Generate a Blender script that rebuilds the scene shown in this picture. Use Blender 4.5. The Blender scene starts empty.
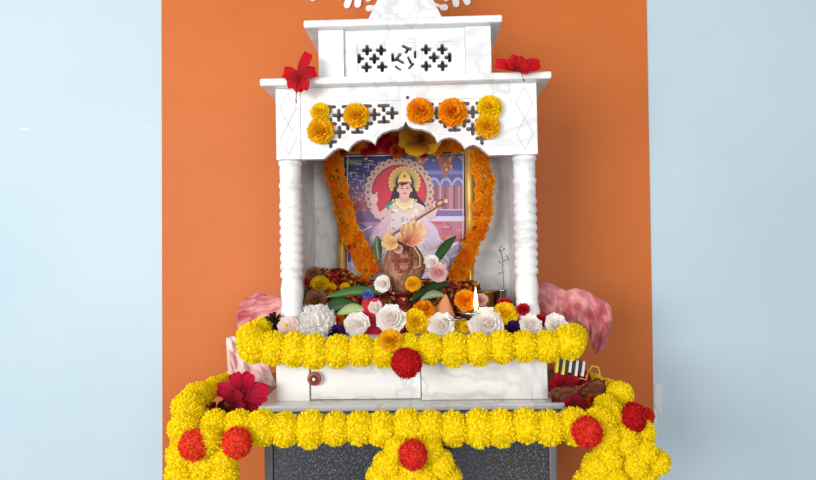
import bpy, bmesh, math, random
from mathutils import Vector, Matrix, Euler
random.seed(11)
S = bpy.context.scene
COL = S.collection
PI = math.pi
R = math.radians

# ------------------------------------------------------------------ camera
F = 600.0
CAM = Vector((0.042, -1.40, 1.20))
ROT = (Matrix.Rotation(R(1.7), 3, 'Z') @ Matrix.Rotation(R(91.0), 3, 'X') @ Matrix.Rotation(R(-1.0), 3, 'Z'))
cd = bpy.data.cameras.new('camera'); cam = bpy.data.objects.new('camera', cd); COL.objects.link(cam)
cam.matrix_world = Matrix.Translation(CAM) @ ROT.to_4x4()
cd.sensor_width = 36; cd.lens = F / 816 * 36; cd.clip_start = 0.02
S.camera = cam
S.view_settings.view_transform = 'Standard'; S.view_settings.look = 'None'
S.view_settings.gamma = 1; S.view_settings.exposure = -0.27; S.view_settings.use_curve_mapping = False

def at(px, py, Y):
    d = ROT @ Vector(((px - 408) / F, (240 - py) / F, -1))
    return CAM + d * ((Y - CAM.y) / d.y)
def zc(py, Y): return at(408, py, Y).z
def pxm(Y): return F / (Y - CAM.y)          # pixels per metre at depth Y

def lin(c):
    return tuple((v / 255 / 12.92) if v <= 10 else ((v / 255 + .055) / 1.055) ** 2.4 for v in c)
def jit(c, a=.08, h=0.0):
    k = 1 + random.uniform(-a, a)
    return tuple(max(0, min(1, v * k * (1 + random.uniform(-h, h)))) for v in c)
def mixc(a, b, t): return tuple(x * (1 - t) + y * t for x, y in zip(a, b))

# --------------------------------------------------------------- materials
def newmat(name):
    m = bpy.data.materials.new(name); m.use_nodes = True
    nt = m.node_tree; b = nt.nodes['Principled BSDF']
    return m, nt, b
def vmat(name, rough=.6, spec=.3, metal=0, coat=0, transl=0.0):
    """material that takes the thing's own colour from its colour attribute"""
    m, nt, b = newmat(name)
    a = nt.nodes.new('ShaderNodeAttribute'); a.attribute_name = 'Col'
    nt.links.new(a.outputs['Color'], b.inputs['Base Color'])
    b.inputs['Roughness'].default_value = rough
    b.inputs['Specular IOR Level'].default_value = spec
    b.inputs['Metallic'].default_value = metal
    b.inputs['Coat Weight'].default_value = coat
    if transl:
        t = nt.nodes.new('ShaderNodeBsdfTranslucent'); mx = nt.nodes.new('ShaderNodeMixShader')
        nt.links.new(a.outputs['Color'], t.inputs['Color']); mx.inputs[0].default_value = transl
        nt.links.new(b.outputs[0], mx.inputs[1]); nt.links.new(t.outputs[0], mx.inputs[2])
        nt.links.new(mx.outputs[0], nt.nodes['Material Output'].inputs['Surface'])
    return m
def smat(name, col, rough=.5, spec=.4, metal=0, coat=0, noise=None, bump=None):
    m, nt, b = newmat(name)
    b.inputs['Base Color'].default_value = (*lin(col), 1)
    b.inputs['Roughness'].default_value = rough; b.inputs['Metallic'].default_value = metal
    b.inputs['Specular IOR Level'].default_value = spec; b.inputs['Coat Weight'].default_value = coat
    tc = nt.nodes.new('ShaderNodeTexCoord')
    if noise:
        sc, col2, lo, hi = noise
        n = nt.nodes.new('ShaderNodeTexNoise'); n.inputs['Scale'].default_value = sc; n.inputs['Detail'].default_value = 5
        r = nt.nodes.new('ShaderNodeValToRGB')
        r.color_ramp.elements[0].position = lo; r.color_ramp.elements[0].color = (*lin(col), 1)
        r.color_ramp.elements[1].position = hi; r.color_ramp.elements[1].color = (*lin(col2), 1)
        nt.links.new(tc.outputs['Object'], n.inputs['Vector']); nt.links.new(n.outputs[0], r.inputs[0])
        nt.links.new(r.outputs[0], b.inputs['Base Color'])
    if bump:
        sc, st, ds = bump
        n = nt.nodes.new('ShaderNodeTexNoise'); n.inputs['Scale'].default_value = sc; n.inputs['Detail'].default_value = 6
        bp = nt.nodes.new('ShaderNodeBump'); bp.inputs['Strength'].default_value = st; bp.inputs['Distance'].default_value = ds
        nt.links.new(tc.outputs['Object'], n.inputs['Vector']); nt.links.new(n.outputs[0], bp.inputs['Height'])
        nt.links.new(bp.outputs[0], b.inputs['Normal'])
    return m

def marble_mat():
    m, nt, b = newmat('white marble')
    N, L = nt.nodes, nt.links
    tc = N.new('ShaderNodeTexCoord')
    n1 = N.new('ShaderNodeTexNoise'); n1.inputs['Scale'].default_value = 5; n1.inputs['Detail'].default_value = 7; n1.inputs['Distortion'].default_value = 1.4
    L.new(tc.outputs['Object'], n1.inputs['Vector'])
    r1 = N.new('ShaderNodeValToRGB'); e = r1.color_ramp.elements
    e[0].position = .44; e[0].color = (1, 1, 1, 1); e[1].position = .53; e[1].color = (1, 1, 1, 1)
    v = e.new(.485); v.color = (.80, .805, .815, 1)
    L.new(n1.outputs[0], r1.inputs[0])
    n2 = N.new('ShaderNodeTexNoise'); n2.inputs['Scale'].default_value = 11; n2.inputs['Detail'].default_value = 4
    L.new(tc.outputs['Object'], n2.inputs['Vector'])
    r2 = N.new('ShaderNodeValToRGB'); e = r2.color_ramp.elements
    e[0].position = .38; e[0].color = (.77, .773, .78, 1); e[1].position = .62; e[1].color = (.83, .83, .825, 1)
    L.new(n2.outputs[0], r2.inputs[0])
    mx = N.new('ShaderNodeMix'); mx.data_type = 'RGBA'; mx.blend_type = 'MULTIPLY'; mx.inputs[0].default_value = 1
    L.new(r1.outputs[0], mx.inputs[6]); L.new(r2.outputs[0], mx.inputs[7]); L.new(mx.outputs[2], b.inputs['Base Color'])
    b.inputs['Roughness'].default_value = .28; b.inputs['Specular IOR Level'].default_value = .45
    return m
def granite_mat(name='polished dark speckled granite', lo=.50):
    m, nt, b = newmat(name)
    N, L = nt.nodes, nt.links
    tc = N.new('ShaderNodeTexCoord')
    n1 = N.new('ShaderNodeTexNoise'); n1.inputs['Scale'].default_value = 190; n1.inputs['Detail'].default_value = 3; n1.inputs['Roughness'].default_value = .7
    L.new(tc.outputs['Object'], n1.inputs['Vector'])
    r = N.new('ShaderNodeValToRGB'); e = r.color_ramp.elements
    e[0].position = lo; e[0].color = (.010, .010, .012, 1); e[1].position = .70; e[1].color = (.17, .17, .18, 1)
    L.new(n1.outputs[0], r.inputs[0]); L.new(r.outputs[0], b.inputs['Base Color'])
    b.inputs['Roughness'].default_value = .14; b.inputs['IOR'].default_value = 2.0
    return m
def cloth_mat(name, c1, c2):
    m = smat(name, c1, rough=.45, spec=.4, noise=(16, c2, .40, .62), bump=(22, .9, .012))
    m.node_tree.nodes['Principled BSDF'].inputs['Sheen Weight'].default_value = .3
    return m

MARBLE = marble_mat()
GRANITE = granite_mat()
PETAL = vmat('flower petal', .65, .2, transl=.28)
FLUFF = vmat('artificial marigold fluff', .7, .15, transl=.3)
PETALW = vmat('white petal', .7, .15, transl=.45)
LEAF = vmat('leaf', .4, .4)
PRINT = vmat('printed picture', .4, .2)
VDRY = vmat('dry plant matter', .85, .1)
BLUE = smat('pale blue wall paint', (192, 211, 221), .6, .3, noise=(1.7, (185, 206, 217), .35, .65), bump=(60, .08, .002))
ORANGE = smat('orange wall paint', (202, 109, 50), .5, .2, noise=(2.3, (194, 102, 46), .35, .68), bump=(45, .12, .002))
WHITEP = smat('white enamel', (236, 234, 234), .4, .4)
FLOORM = smat('grey floor tile', (112, 118, 126), .35, .4, noise=(6, (104, 108, 116), .4, .6))
GOLD = smat('gold frame', (226, 190, 110), .38, .6, metal=.45, noise=(25, (206, 164, 84), .4, .7))
DARKW = smat('dark inner frame line', (58, 38, 34), .6)
STEEL = smat('steel', (190, 188, 186), .22, .6, metal=1)
BRASS = smat('brass', (196, 150, 70), .3, .6, metal=1)
COPPER = smat('copper', (150, 70, 45), .32, .6, metal=.85, noise=(30, (110, 40, 32), .4, .6))
PINK = cloth_mat('pink satin', (186, 84, 92), (228, 162, 160))
PINKP = cloth_mat('pale pink gauze', (226, 184, 180), (240, 214, 208))
STRING = smat('thread', (214, 196, 60), .8)
KNOBM = smat('dark red turned wood', (150, 66, 58), .4)
CREAM = smat('dark inlay', (70, 18, 20), .5)
EDGEM = smat('grey metal edging', (126, 126, 130), .35, .5, metal=.4)
WAX = smat('white cotton wick', (230, 220, 200), .8)

# ----------------------------------------------------------- mesh builders
class MB:
    def __init__(s): s.v = []; s.f = []; s.c = []; s.m = []
    def add(s, vs, fs, col=(1, 1, 1), mi=0):
        o = len(s.v); s.v += [tuple(v) for v in vs]
        for i, f in enumerate(fs):
            s.f.append(tuple(o + k for k in f)); s.c.append(col[i] if isinstance(col, list) else col); s.m.append(mi)
    def mesh(s, name, mats, smooth=False):
        me = bpy.data.meshes.new(name); me.from_pydata(s.v, [], s.f)
        at_ = me.color_attributes.new('Col', 'FLOAT_COLOR', 'CORNER')
        buf = []
        for f, c in zip(s.f, s.c): buf += [c[0], c[1], c[2], 1.0] * len(f)
        at_.data.foreach_set('color', buf)
        if not isinstance(mats, (list, tuple)): mats = [mats]
        for m in mats: me.materials.append(m)
        me.polygons.foreach_set('material_index', s.m)
        me.polygons.foreach_set('use_smooth', [smooth] * len(s.f))
        me.update(); return me
    # closed box
    def box(s, x0, x1, y0, y1, z0, z1, col=(1, 1, 1), mi=0):
        vs = [(x, y, z) for x in (x0, x1) for y in (y0, y1) for z in (z0, z1)]
        s.add(vs, [(0, 1, 3, 2), (4, 6, 7, 5), (0, 4, 5, 1), (2, 3, 7, 6), (0, 2, 6, 4), (1, 5, 7, 3)], col, mi)
    def lathe(s, prof, seg=32, col=(1, 1, 1), mi=0, c=(0, 0, 0), capb=True, capt=True):
        vs = []; fs = []
        for r, z in prof:
            for k in range(seg):
                a = 2 * PI * k / seg; vs.append((c[0] + r * math.cos(a), c[1] + r * math.sin(a), c[2] + z))
        for i in range(len(prof) - 1):
            for k in range(seg):
                k2 = (k + 1) % seg
                fs.append((i * seg + k, i * seg + k2, (i + 1) * seg + k2, (i + 1) * seg + k))
        if capb: fs.append(tuple(range(seg))[::-1])
        if capt: fs.append(tuple((len(prof) - 1) * seg + k for k in range(seg)))
        s.add(vs, fs, col, mi)
    def tube(s, pts, rad, seg=8, col=(1, 1, 1), mi=0):
        pts = [Vector(p) for p in pts]; n = len(pts)
        rr = rad if isinstance(rad, (list, tuple)) else [rad] * n
        vs = []; fs = []
        up = Vector((0.13, .2, 1)).normalized()
        for i, p in enumerate(pts):
            t = (pts[min(i + 1, n - 1)] - pts[max(i - 1, 0)]).normalized()
            a = t.cross(up)
            if a.length < .05: a = t.cross(Vector((1, 0, 0)))
            a.normalize(); b = t.cross(a)
            for k in range(seg):
                g = 2 * PI * k / seg; vs.append(p + (a * math.cos(g) + b * math.sin(g)) * rr[i])
        for i in range(n - 1):
            for k in range(seg):
                k2 = (k + 1) % seg
                fs.append((i * seg + k, i * seg + k2, (i + 1) * seg + k2, (i + 1) * seg + k))
        fs.append(tuple(range(seg))[::-1]); fs.append(tuple((n - 1) * seg + k for k in range(seg)))
        s.add(vs, fs, col, mi)
    def grid(s, rows, col=(1, 1, 1), mi=0):
        nr = len(rows); nc = len(rows[0]); vs = [p for r in rows for p in r]; fs = []; cl = []
        for i in range(nr - 1):
            for j in range(nc - 1):
                fs.append((i * nc + j, i * nc + j + 1, (i + 1) * nc + j + 1, (i + 1) * nc + j))
                cl.append(col(i / (nr - 1), j / (nc - 1)) if callable(col) else col)
        s.add(vs, fs, cl, mi)
    def sphere(s, c, r, seg=16, rings=10, col=(1, 1, 1), mi=0, squash=(1, 1, 1)):
        prof = []
        vs = []; fs = []
        for i in range(1, rings):
            a = PI * i / rings
            for k in range(seg):
                g = 2 * PI * k / seg
                vs.append((c[0] + r * squash[0] * math.sin(a) * math.cos(g), c[1] + r * squash[1] * math.sin(a) * math.sin(g), c[2] - r * squash[2] * math.cos(a)))
        for i in range(rings - 2):
            for k in range(seg):
                k2 = (k + 1) % seg; fs.append((i * seg + k, i * seg + k2, (i + 1) * seg + k2, (i + 1) * seg + k))
        b = len(vs); vs.append((c[0], c[1], c[2] - r * squash[2])); vs.append((c[0], c[1], c[2] + r * squash[2]))
        for k in range(seg):
            k2 = (k + 1) % seg
            fs.append((b, k2, k)); fs.append((b + 1, (rings - 2) * seg + k, (rings - 2) * seg + k2))
        s.add(vs, fs, col, mi)

def mk(name, me, parent=None, loc=None):
    o = bpy.data.objects.new(name, me); COL.objects.link(o)
    if parent: o.parent = parent
    if loc is not None: o.location = loc
    return o
def tag(o, label=None, cat=None, group=None, kind=None):
    if label: o['label'] = label
    if cat: o['category'] = cat
    if group: o['group'] = group
    if kind: o['kind'] = kind
    return o
def empty(name, loc, label, cat, group=None):
    o = bpy.data.objects.new(name, None); COL.objects.link(o); o.location = loc
    o.empty_display_size = .02
    return tag(o, label, cat, group)
def slab(name, mat, x0, x1, y0, y1, z0, z1, bev=.002, parent=None, segs=2):
    bm = bmesh.new(); bmesh.ops.create_cube(bm, size=1)
    for v in bm.verts:
        v.co = Vector((x0 + (v.co.x + .5) * (x1 - x0), y0 + (v.co.y + .5) * (y1 - y0), z0 + (v.co.z + .5) * (z1 - z0)))
    if bev: bmesh.ops.bevel(bm, geom=bm.edges[:], offset=bev, segments=segs, profile=.5, affect='EDGES')
    me = bpy.data.meshes.new(name); bm.to_mesh(me); bm.free(); me.materials.append(mat)
    return mk(name, me, parent)
def structure(o): o['kind'] = 'structure'; return o

# ---------------------------------------------------------------- petals
def petal(mb, az, r0, z0, L, W, e0, e1, c_in, c_out, nu=5, nv=4, cup=.25, ruf=0.0, tip=.75, twist=0.0, jt=.06):
    """curved petal: leaves the axis at radius r0 with elevation e0, ends at elevation e1"""
    ca, sa = math.cos(az), math.sin(az)
    rows = []; r, z = r0, z0; ph = random.uniform(0, 6)
    for i in range(nu + 1):
        s = i / nu
        e = e0 + (e1 - e0) * s
        if i: r += L / nu * math.cos(e); z += L / nu * math.sin(e)
        w = W * (math.sin(PI * min(1, (.10 + s * tip))) ** .75)
        row = []
        for j in range(nv + 1):
            t = j / nv * 2 - 1
            off = cup * W * t * t * (.4 + .6 * s)
            rr = r - off * math.sin(e); zz = z + off * math.cos(e)
            rf = ruf * W * math.sin(ph + t * 7 + s * 2) * s * s
            zz += rf; tt = t * w + twist * s
            row.append((rr * ca - tt * sa, rr * sa + tt * ca, zz))
        rows.append(row)
    k = jit((1, 1, 1), jt)[0]
    mb.grid(rows, lambda a, b: tuple(min(1, v * k) for v in mixc(c_in, c_out, a)))

def rose_mesh(name, cin, cout, seed=0, big=1.0, open_=1.0):
    random.seed(seed); mb = MB(); WM = PETALW if cout[2] > .5 else PETAL
    mb.sphere((0, 0, .02), .30, 14, 8, mixc(cin, cout, .3))
    lays = [(3, .02, .26, .34, 80, 104, .40), (4, .08, .20, .40, 80, 92, .42), (5, .16, .14, .46, 72, 76, .44), (6, .25, .08, .52, 64, 58, .46), (7, .34, .02, .58, 56, 38, .46), (8, .42, -.04, .60, 46, 14, .48)]
    for li, (n, r0, z0, W, e0, e1, L) in enumerate(lays):
        for k in range(n):
            az = 2 * PI * (k + .5 * (li % 2) + random.uniform(-.22, .22)) / n
            t = li / 5
            petal(mb, az, r0, z0, L * random.uniform(.85, 1.12), W * .62 * big, R(e0 + random.uniform(-7, 7)), R(e1 * open_ + random.uniform(-12, 12)),
                  mixc(cin, cout, .3 + t * .7), cout, cup=.42 - .22 * t, ruf=.08 + .14 * t, tip=.50, nu=6, nv=6, jt=.03)
    return mb.mesh(name, WM, True)
def ruffle_mesh(name, cin, cout, n=150, seed=1, L=.42, W=.24, flat=.75, low=-.25, ruf=.35, mat=None, core=.5, nu=3, nv=4, hue=.06):
    """pom-like flower of many petals set all over a dome (marigold, chrysanthemum, pompom)"""
    random.seed(seed); mb = MB()
    mb.sphere((0, 0, 0), core, 12, 8, mixc(cin, cout, .2), squash=(1, 1, flat))
    g = PI * (3 - math.sqrt(5))
    for i in range(n):
        z = 1 - (1 - low) * (i + .5) / n
        th = math.acos(z) + random.uniform(-.08, .08); az = g * i + random.uniform(-.2, .2)
        # direction elevation = pi/2 - th
        e = PI / 2 - th
        r0 = (core - .06) * math.cos(e); z0 = (core - .06) * math.sin(e) * flat
        bend = random.uniform(-.5, .1)
        l = L * random.uniform(.8, 1.15)
        petal(mb, az, r0, z0, l, W * random.uniform(.8, 1.15), e + .15, e + bend, jit(cin, .08, hue), jit(cout, .08, hue), nu=nu, nv=nv, cup=.35, ruf=ruf, tip=.55, jt=.12)
    return mb.mesh(name, mat or PETAL, False)
def pompom_mesh(name, c1, c2, seed=1, n=1100):
    """fluffy ball of short thin strips"""
    random.seed(seed); mb = MB()
    mb.sphere((0, 0, 0), .86, 16, 10, mixc(c1, c2, .5))
    g = PI * (3 - math.sqrt(5))
    for i in range(n):
        z = 1 - 2 * (i + .5) / n; a = g * i
        d = Vector((math.sqrt(1 - z * z) * math.cos(a), math.sqrt(1 - z * z) * math.sin(a), z))
        d = (d + Vector([random.uniform(-.22, .22) for _ in range(3)])).normalized()
        s = d.cross(Vector([random.uniform(-1, 1) for _ in range(3)])).normalized()
        w = random.uniform(.035, .065); l = random.uniform(.90, 1.06)
        m = d * (l * .92) + s.cross(d) * random.uniform(-.07, .07)
        tipp = d * l + s.cross(d) * random.uniform(-.12, .12)
        b = d * .80
        c = jit(mixc(c1, c2, random.random()), .05)
        mb.add([b - s * w * .5, b + s * w * .5, m + s * w, tipp + s * w * .6, tipp - s * w * .6, m - s * w], [(0, 1, 2, 5), (5, 2, 3, 4)], [mixc(c, c1, .4), c])
    return mb.mesh(name, FLUFF, False)
def hibiscus_meshes(name, cin, cout, seed=1, W=.42, droop=-20, up=35, n=5, L=1.0, ruf=.18):
    random.seed(seed); out = []
    for k in range(n):
        mb = MB()
        petal(mb, 2 * PI * k / n + random.uniform(-.15, .15), .04, 0, L * random.uniform(.9, 1.08), W, R(up + random.uniform(-8, 8)), R(droop + random.uniform(-15, 15)), cin, cout, nu=9, nv=8, cup=.12, ruf=ruf, tip=.72)
        out.append(mb.mesh(name, PETAL, True))
    return out
def stamen_mesh(c, tipc, L=.8):
    random.seed(5); mb = MB()
    mb.tube([(0, 0, 0), (.05, 0, L * .5), (.02, .06, L)], [.05, .035, .02], 6, c)
    for i in range(30):
        a = random.uniform(0, 6.28); z = L * random.uniform(.5, 1.0); q = Vector((.04 + .09 * math.cos(a), .04 + .09 * math.sin(a), z + .03))
        mb.sphere(q, .03, 6, 4, tipc)
    return mb.mesh('stamen', PETAL, True)

def face_dir(o, d, spin=0.0):
    q = Vector(d).normalized().to_track_quat('Z', 'Y')
    o.rotation_mode = 'QUATERNION'
    from mathutils import Quaternion
    o.rotation_quaternion = q @ Quaternion((0, 0, 1), spin)

def capsule(mb, x0, z0, x1, z1, w, y0, y1, seg=8, col=(1, 1, 1)):
    """rounded bar in the XZ plane, extruded from y0 to y1"""
    a = math.atan2(z1 - z0, x1 - x0); pts = []
    for k in range(seg + 1): g = a + PI / 2 + PI * k / seg; pts.append((x0 + w * math.cos(g), z0 + w * math.sin(g)))
    for k in range(seg + 1): g = a - PI / 2 + PI * k / seg; pts.append((x1 + w * math.cos(g), z1 + w * math.sin(g)))
    n = len(pts)
    vs = [(x, y0, z) for x, z in pts] + [(x, y1, z) for x, z in pts]
    fs = [tuple(range(n)), tuple(range(2 * n - 1, n - 1, -1))] + [(k, n + k, n + (k + 1) % n, (k + 1) % n) for k in range(n)]
    mb.add(vs, fs, col)
def prism(mb, pts, y0, y1, col=(1, 1, 1)):
    n = len(pts)
    vs = [(x, y0, z) for x, z in pts] + [(x, y1, z) for x, z in pts]
    fs = [tuple(range(n)), tuple(range(2 * n - 1, n - 1, -1))] + [(k, n + k, n + (k + 1) % n, (k + 1) % n) for k in range(n)]
    mb.add(vs, fs, col)
def fix_normals(me):
    bm = bmesh.new(); bm.from_mesh(me); bmesh.ops.recalc_face_normals(bm, faces=bm.faces[:]); bm.to_mesh(me); bm.free()
def cut(name, body_mb, cutters, mat, parent):
    me = body_mb.mesh(name, mat); fix_normals(me); o = mk(name, me)
    tmp = []
    for c in cutters:
        cm = c.mesh('cutter', mat); fix_normals(cm); co = mk('cutter', cm); tmp.append(co)
        md = o.modifiers.new('cut', 'BOOLEAN'); md.object = co; md.operation = 'DIFFERENCE'; md.solver = 'EXACT'
    dg = bpy.context.evaluated_depsgraph_get(); dg.update()
    nm = bpy.data.meshes.new_from_object(o.evaluated_get(dg)); nm.name = name
    o.modifiers.clear(); o.data = nm; o.parent = parent
    for co in tmp: bpy.data.objects.remove(co)
    return o

# ---------------------------------------------------------------- setting
YW = .42
mb = MB(); mb.box(-3.2, 3.2, YW, YW + .15, 0, 2.9); o = structure(mk('wall_back', mb.mesh('wall_back', BLUE)))
mb = MB()
c = [at(162, 0, YW), at(646, 0, YW), at(654.5, 480, YW), at(163, 480, YW)]
def ext(a, b, z): t = (z - a.z) / (b.z - a.z); return a.x + (b.x - a.x) * t
xl0, xl1 = ext(c[0], c[3], .0), ext(c[0], c[3], 2.9); xr0, xr1 = ext(c[1], c[2], 0), ext(c[1], c[2], 2.9)
prism(mb, [(xl0, 0), (xr0, 0), (xr1, 2.9), (xl1, 2.9)], YW - .004, YW + .01)
me = mb.mesh('trim_1', ORANGE); fix_normals(me); structure(mk('trim_1', me))
mb = MB(); mb.box(-3.2, 3.2, -3.6, YW, -.08, 0); structure(mk('floor', mb.mesh('floor', FLOORM)))
# chips in the blue paint
CH = smat('bare white plaster', (214, 222, 226), .8)
def chip(px, py, w, h, label, seed):
    random.seed(seed); p = at(px, py, YW); mb = MB(); k = 1 / pxm(YW); pts = []
    for i in range(12):
        a = 2 * PI * i / 12; rr = random.uniform(.7, 1.1); pts.append((p.x + w * k * rr * math.cos(a) / 2, p.z + h * k * rr * math.sin(a) / 2))
    prism(mb, pts, YW - .0008, YW + .001); me = mb.mesh('plaster_patch', CH); fix_normals(me)
    structure(mk('trim_2', me))
chip(659, 398, 9, 36, '', 1); chip(25, 129, 10, 4, '', 2); chip(150, 128, 5, 2.5, '', 3); chip(655, 415, 5, 22, '', 4)

# ---------------------------------------------------------------- granite table
ZG = zc(411.5, -.04)                      # top of granite
tb = empty('granite_table', (0, .12, 0), 'dark speckled granite table carrying the white marble shrine, draped with yellow garlands', 'table')
def T(o): o.matrix_parent_inverse = Matrix.Translation((0, -.12, 0)); return o
T(slab('table_top', GRANITE, -.455, .475, -.155, YW - .008, ZG - .028, ZG, .004, tb))
xa, xb = at(273, 455, -.09).x, at(549, 455, -.09).x
T(slab('front_panel', GRANITE, xa, xb, -.09, -.07, .0, ZG - .028, .002, tb))
T(slab('edge_strip', EDGEM, xa - .018, xa, -.094, -.068, .0, ZG - .028, .002, tb))
T(slab('edge_strip', EDGEM, xb, xb + .016, -.094, -.068, .0, ZG - .028, .002, tb))
T(slab('side_panel', GRANITE, xa - .018, xa, -.068, YW - .01, .0, ZG - .028, .002, tb))
T(slab('side_panel', GRANITE, xb, xb + .016, -.068, YW - .01, .0, ZG - .028, .002, tb))

# ---------------------------------------------------------------- marble temple
tp = empty('marble_shrine', (0, .15, ZG), 'white marble household shrine with carved columns, scalloped arch and stepped roof on the granite table', 'shrine')
def P(o): o.matrix_parent_inverse = Matrix.Translation(-Vector((0, .15, ZG))); return o
YB = .36                                   # back of the shrine
z_base1 = zc(404.5, -.04)
z_fl0, z_fl1 = zc(350, -.04), zc(336.5, -.04)
z_blk0 = zc(157, 0); z_c0 = zc(82, -.03); z_c1 = zc(74.5, -.03)
z_u1 = zc(24.5, -.02); z_us = zc(17, -.02)
P(slab('base_slab', MARBLE, -.352, .352, -.04, YB, ZG, z_base1, .005, tp, 3))
P(slab('side_block', MARBLE, -.314, -.236, .0, .05, z_base1, z_fl0, .0015, tp))
P(slab('side_block', MARBLE, .24, .314, .006, .05, z_base1, z_fl0, .0015, tp))
P(slab('side_panel', MARBLE, -.314, -.29, .05, YB - .02, z_base1, z_fl0, 0, tp))
P(slab('side_panel', MARBLE, .29, .314, .05, YB - .02, z_base1, z_fl0, 0, tp))
P(slab('back_panel', MARBLE, -.314, .314, YB - .02, YB, z_base1, z_fl0, 0, tp))
d1 = P(slab('drawer', MARBLE, -.234, .024, .006, .03, z_base1 + .002, z_fl0 - .001, .0012, tp))
d2 = P(slab('drawer', MARBLE, .026, .316, -.006, .02, z_base1 + .001, z_fl0 - .001, .0012, tp))
kp = at(315, 378, 0)
mb = MB(); mb.lathe([(.004, 0), (.005, .006), (.0155, .008), (.0165, .013), (.0145, .017), (.012, .015), (.0105, .018)], 24)
kn = mk('knob', mb.mesh('knob', KNOBM, True), d1); kn.location = (kp.x, .004, kp.z); kn.rotation_euler = (R(90), 0, 0)
mb = MB(); mb.lathe([(.0085, 0), (.0085, .002)], 24)
kc = mk('knob_inlay', mb.mesh('knob_inlay', CREAM), kn); kc.location = (0, 0, .0165); kc.parent = d1; kc.location = (kp.x, .004 - .0165, kp.z); kc.rotation_euler = (R(90), 0, 0)
mb = MB(); mb.lathe([(.004, 0), (.0035, .003), (0.001, .004)], 12)
kc = mk('knob_stud', mb.mesh('knob_stud', WHITEP), d1); kc.location = (kp.x, .004 - .018, kp.z); kc.rotation_euler = (R(90), 0, 0)
P(slab('floor_slab', MARBLE, -.345, .345, -.04, YB, z_fl0, z_fl1, .005, tp, 3))
# raised step inside
P(slab('altar_step', MARBLE, -.24, .24, .20, YB - .02, z_fl1, z_fl1 + .075, .003, tp))
# side and back walls of the chamber
P(slab('side_wall', MARBLE, -.292, -.28, .055, YB - .02, z_fl1, z_c0, 0, tp))
P(slab('side_wall', MARBLE, .28, .292, .055, YB - .02, z_fl1, z_c0, 0, tp))
P(slab('back_wall', MARBLE, -.30, .30, YB - .02, YB, z_fl1, z_c0, 0, tp))
# columns
zb, zt = z_fl1, z_blk0
def col_prof():
    H = zt - zb; Y = lambda py: zb + (336.5 - py) / (336.5 - 157) * H - zb
    pr = [(.033, 0), (.033, Y(331)), (.030, Y(328)), (.030, Y(316)), (.0275, Y(312)), (.0255, Y(308)), (.0265, Y(306.5)), (.0245, Y(305)), (.0268, Y(298)), (.0272, Y(290)), (.0240, Y(281)), (.0232, Y(279)), (.0278, Y(277)), (.0278, Y(273))]
    y = 272
    while y > 200:
        pr += [(.0250, Y(y)), (.0242, Y(y - 1.2)), (.0272, Y(y - 3)), (.0280, Y(y - 5.5)), (.0268, Y(y - 8))]; y -= 9
    pr += [(.0250, Y(199)), (.0258, Y(196)), (.0265, Y(190)), (.0250, Y(186)), (.0280, Y(184)), (.0280, Y(181)), (.0245, Y(179)), (.0255, Y(176)), (.0262, Y(168)), (.0255, Y(162)), (.0285, Y(161)), (.0285, Y(157))]
    return pr
for x in (-.2800, .2785):
    mb = MB(); mb.lathe(col_prof(), 40, c=(x, .03, zb)); P(mk('column', mb.mesh('column', MARBLE, True), tp))
# corner blocks and arch panel
GR = smat('engraved line in marble', (150, 150, 152), .6)
def diamond_block(x0, x1):
    b = P(slab('corner_block', MARBLE, x0, x1, -.002, .06, z_blk0, z_c0, .0015, tp))
    mb = MB(); xm = (x0 + x1) / 2; w = (x1 - x0) * .34; z0, z1 = z_blk0 + .012, z_c0 - .012; h = (z1 - z0) / 2
    def ln(a, b): capsule(mb, a[0], a[1], b[0], b[1], .0004, -.0024, -.0018, 3)
    for k in range(2):
        q = z0 + k * h
        ln((xm, q), (xm + w, q + h / 2)); ln((xm + w, q + h / 2), (xm, q + h)); ln((xm, q + h), (xm - w, q + h / 2)); ln((xm - w, q + h / 2), (xm, q))
    e = mk('engraving', mb.mesh('engraving', GR), b)
diamond_block(-.306, -.2475); diamond_block(.2475, .306)
half = [(0, 121), (2.5, 125.5), (8, 128.6), (16, 129.5), (24, 132.5), (29, 137), (31.5, 143.5), (34, 141), (38, 139), (44, 138.2), (50, 140), (55, 144), (59, 149.5), (63, 147), (68, 146), (74, 149), (83, 157), (106.5, 157)]
k0 = 1 / pxm(0)
zz = lambda py: zc(py, 0)
xe = .2473
mb = MB(); prof = [(min(dx * k0, xe), zz(y)) for dx, y in half]
poly = [(-x, z) for x, z in prof[::-1]] + prof[1:]
poly = [(-xe, z_c0 - .0001)] + poly + [(xe, z_c0 - .0001)]
prism(mb, poly, .0, .022)
cx = [MB() for _ in range(2)]
def tcut(m0, m1, dx, y, kind, L=4.9, w=1.75, y0=-.02, y1=.05, kk=k0, zf=zz, xc=0):
    x = xc + dx * kk; z = zf(y); L *= kk; w *= kk
    if kind == '+': capsule(m0, x - L, z, x + L, z, w, y0, y1); capsule(m1, x, z - L, x, z + L, w, y0, y1)
    if kind == 'T': capsule(m0, x - L, z, x + L, z, w * .9, y0, y1); capsule(m1, x, z, x, z - L, w, y0, y1)
    if kind == 't': capsule(m0, x - L, z, x + L, z, w * .9, y0, y1); capsule(m1, x, z, x, z + L, w, y0, y1)
    if kind == 'h': capsule(m0, x - L, z, x, z, w, y0, y1); capsule(m1, x, z - L * .9, x, z + L * .9, w, y0, y1)
    if kind == 'H': capsule(m0, x, z, x + L, z, w, y0, y1); capsule(m1, x, z - L * .9, x, z + L * .9, w, y0, y1)
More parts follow.
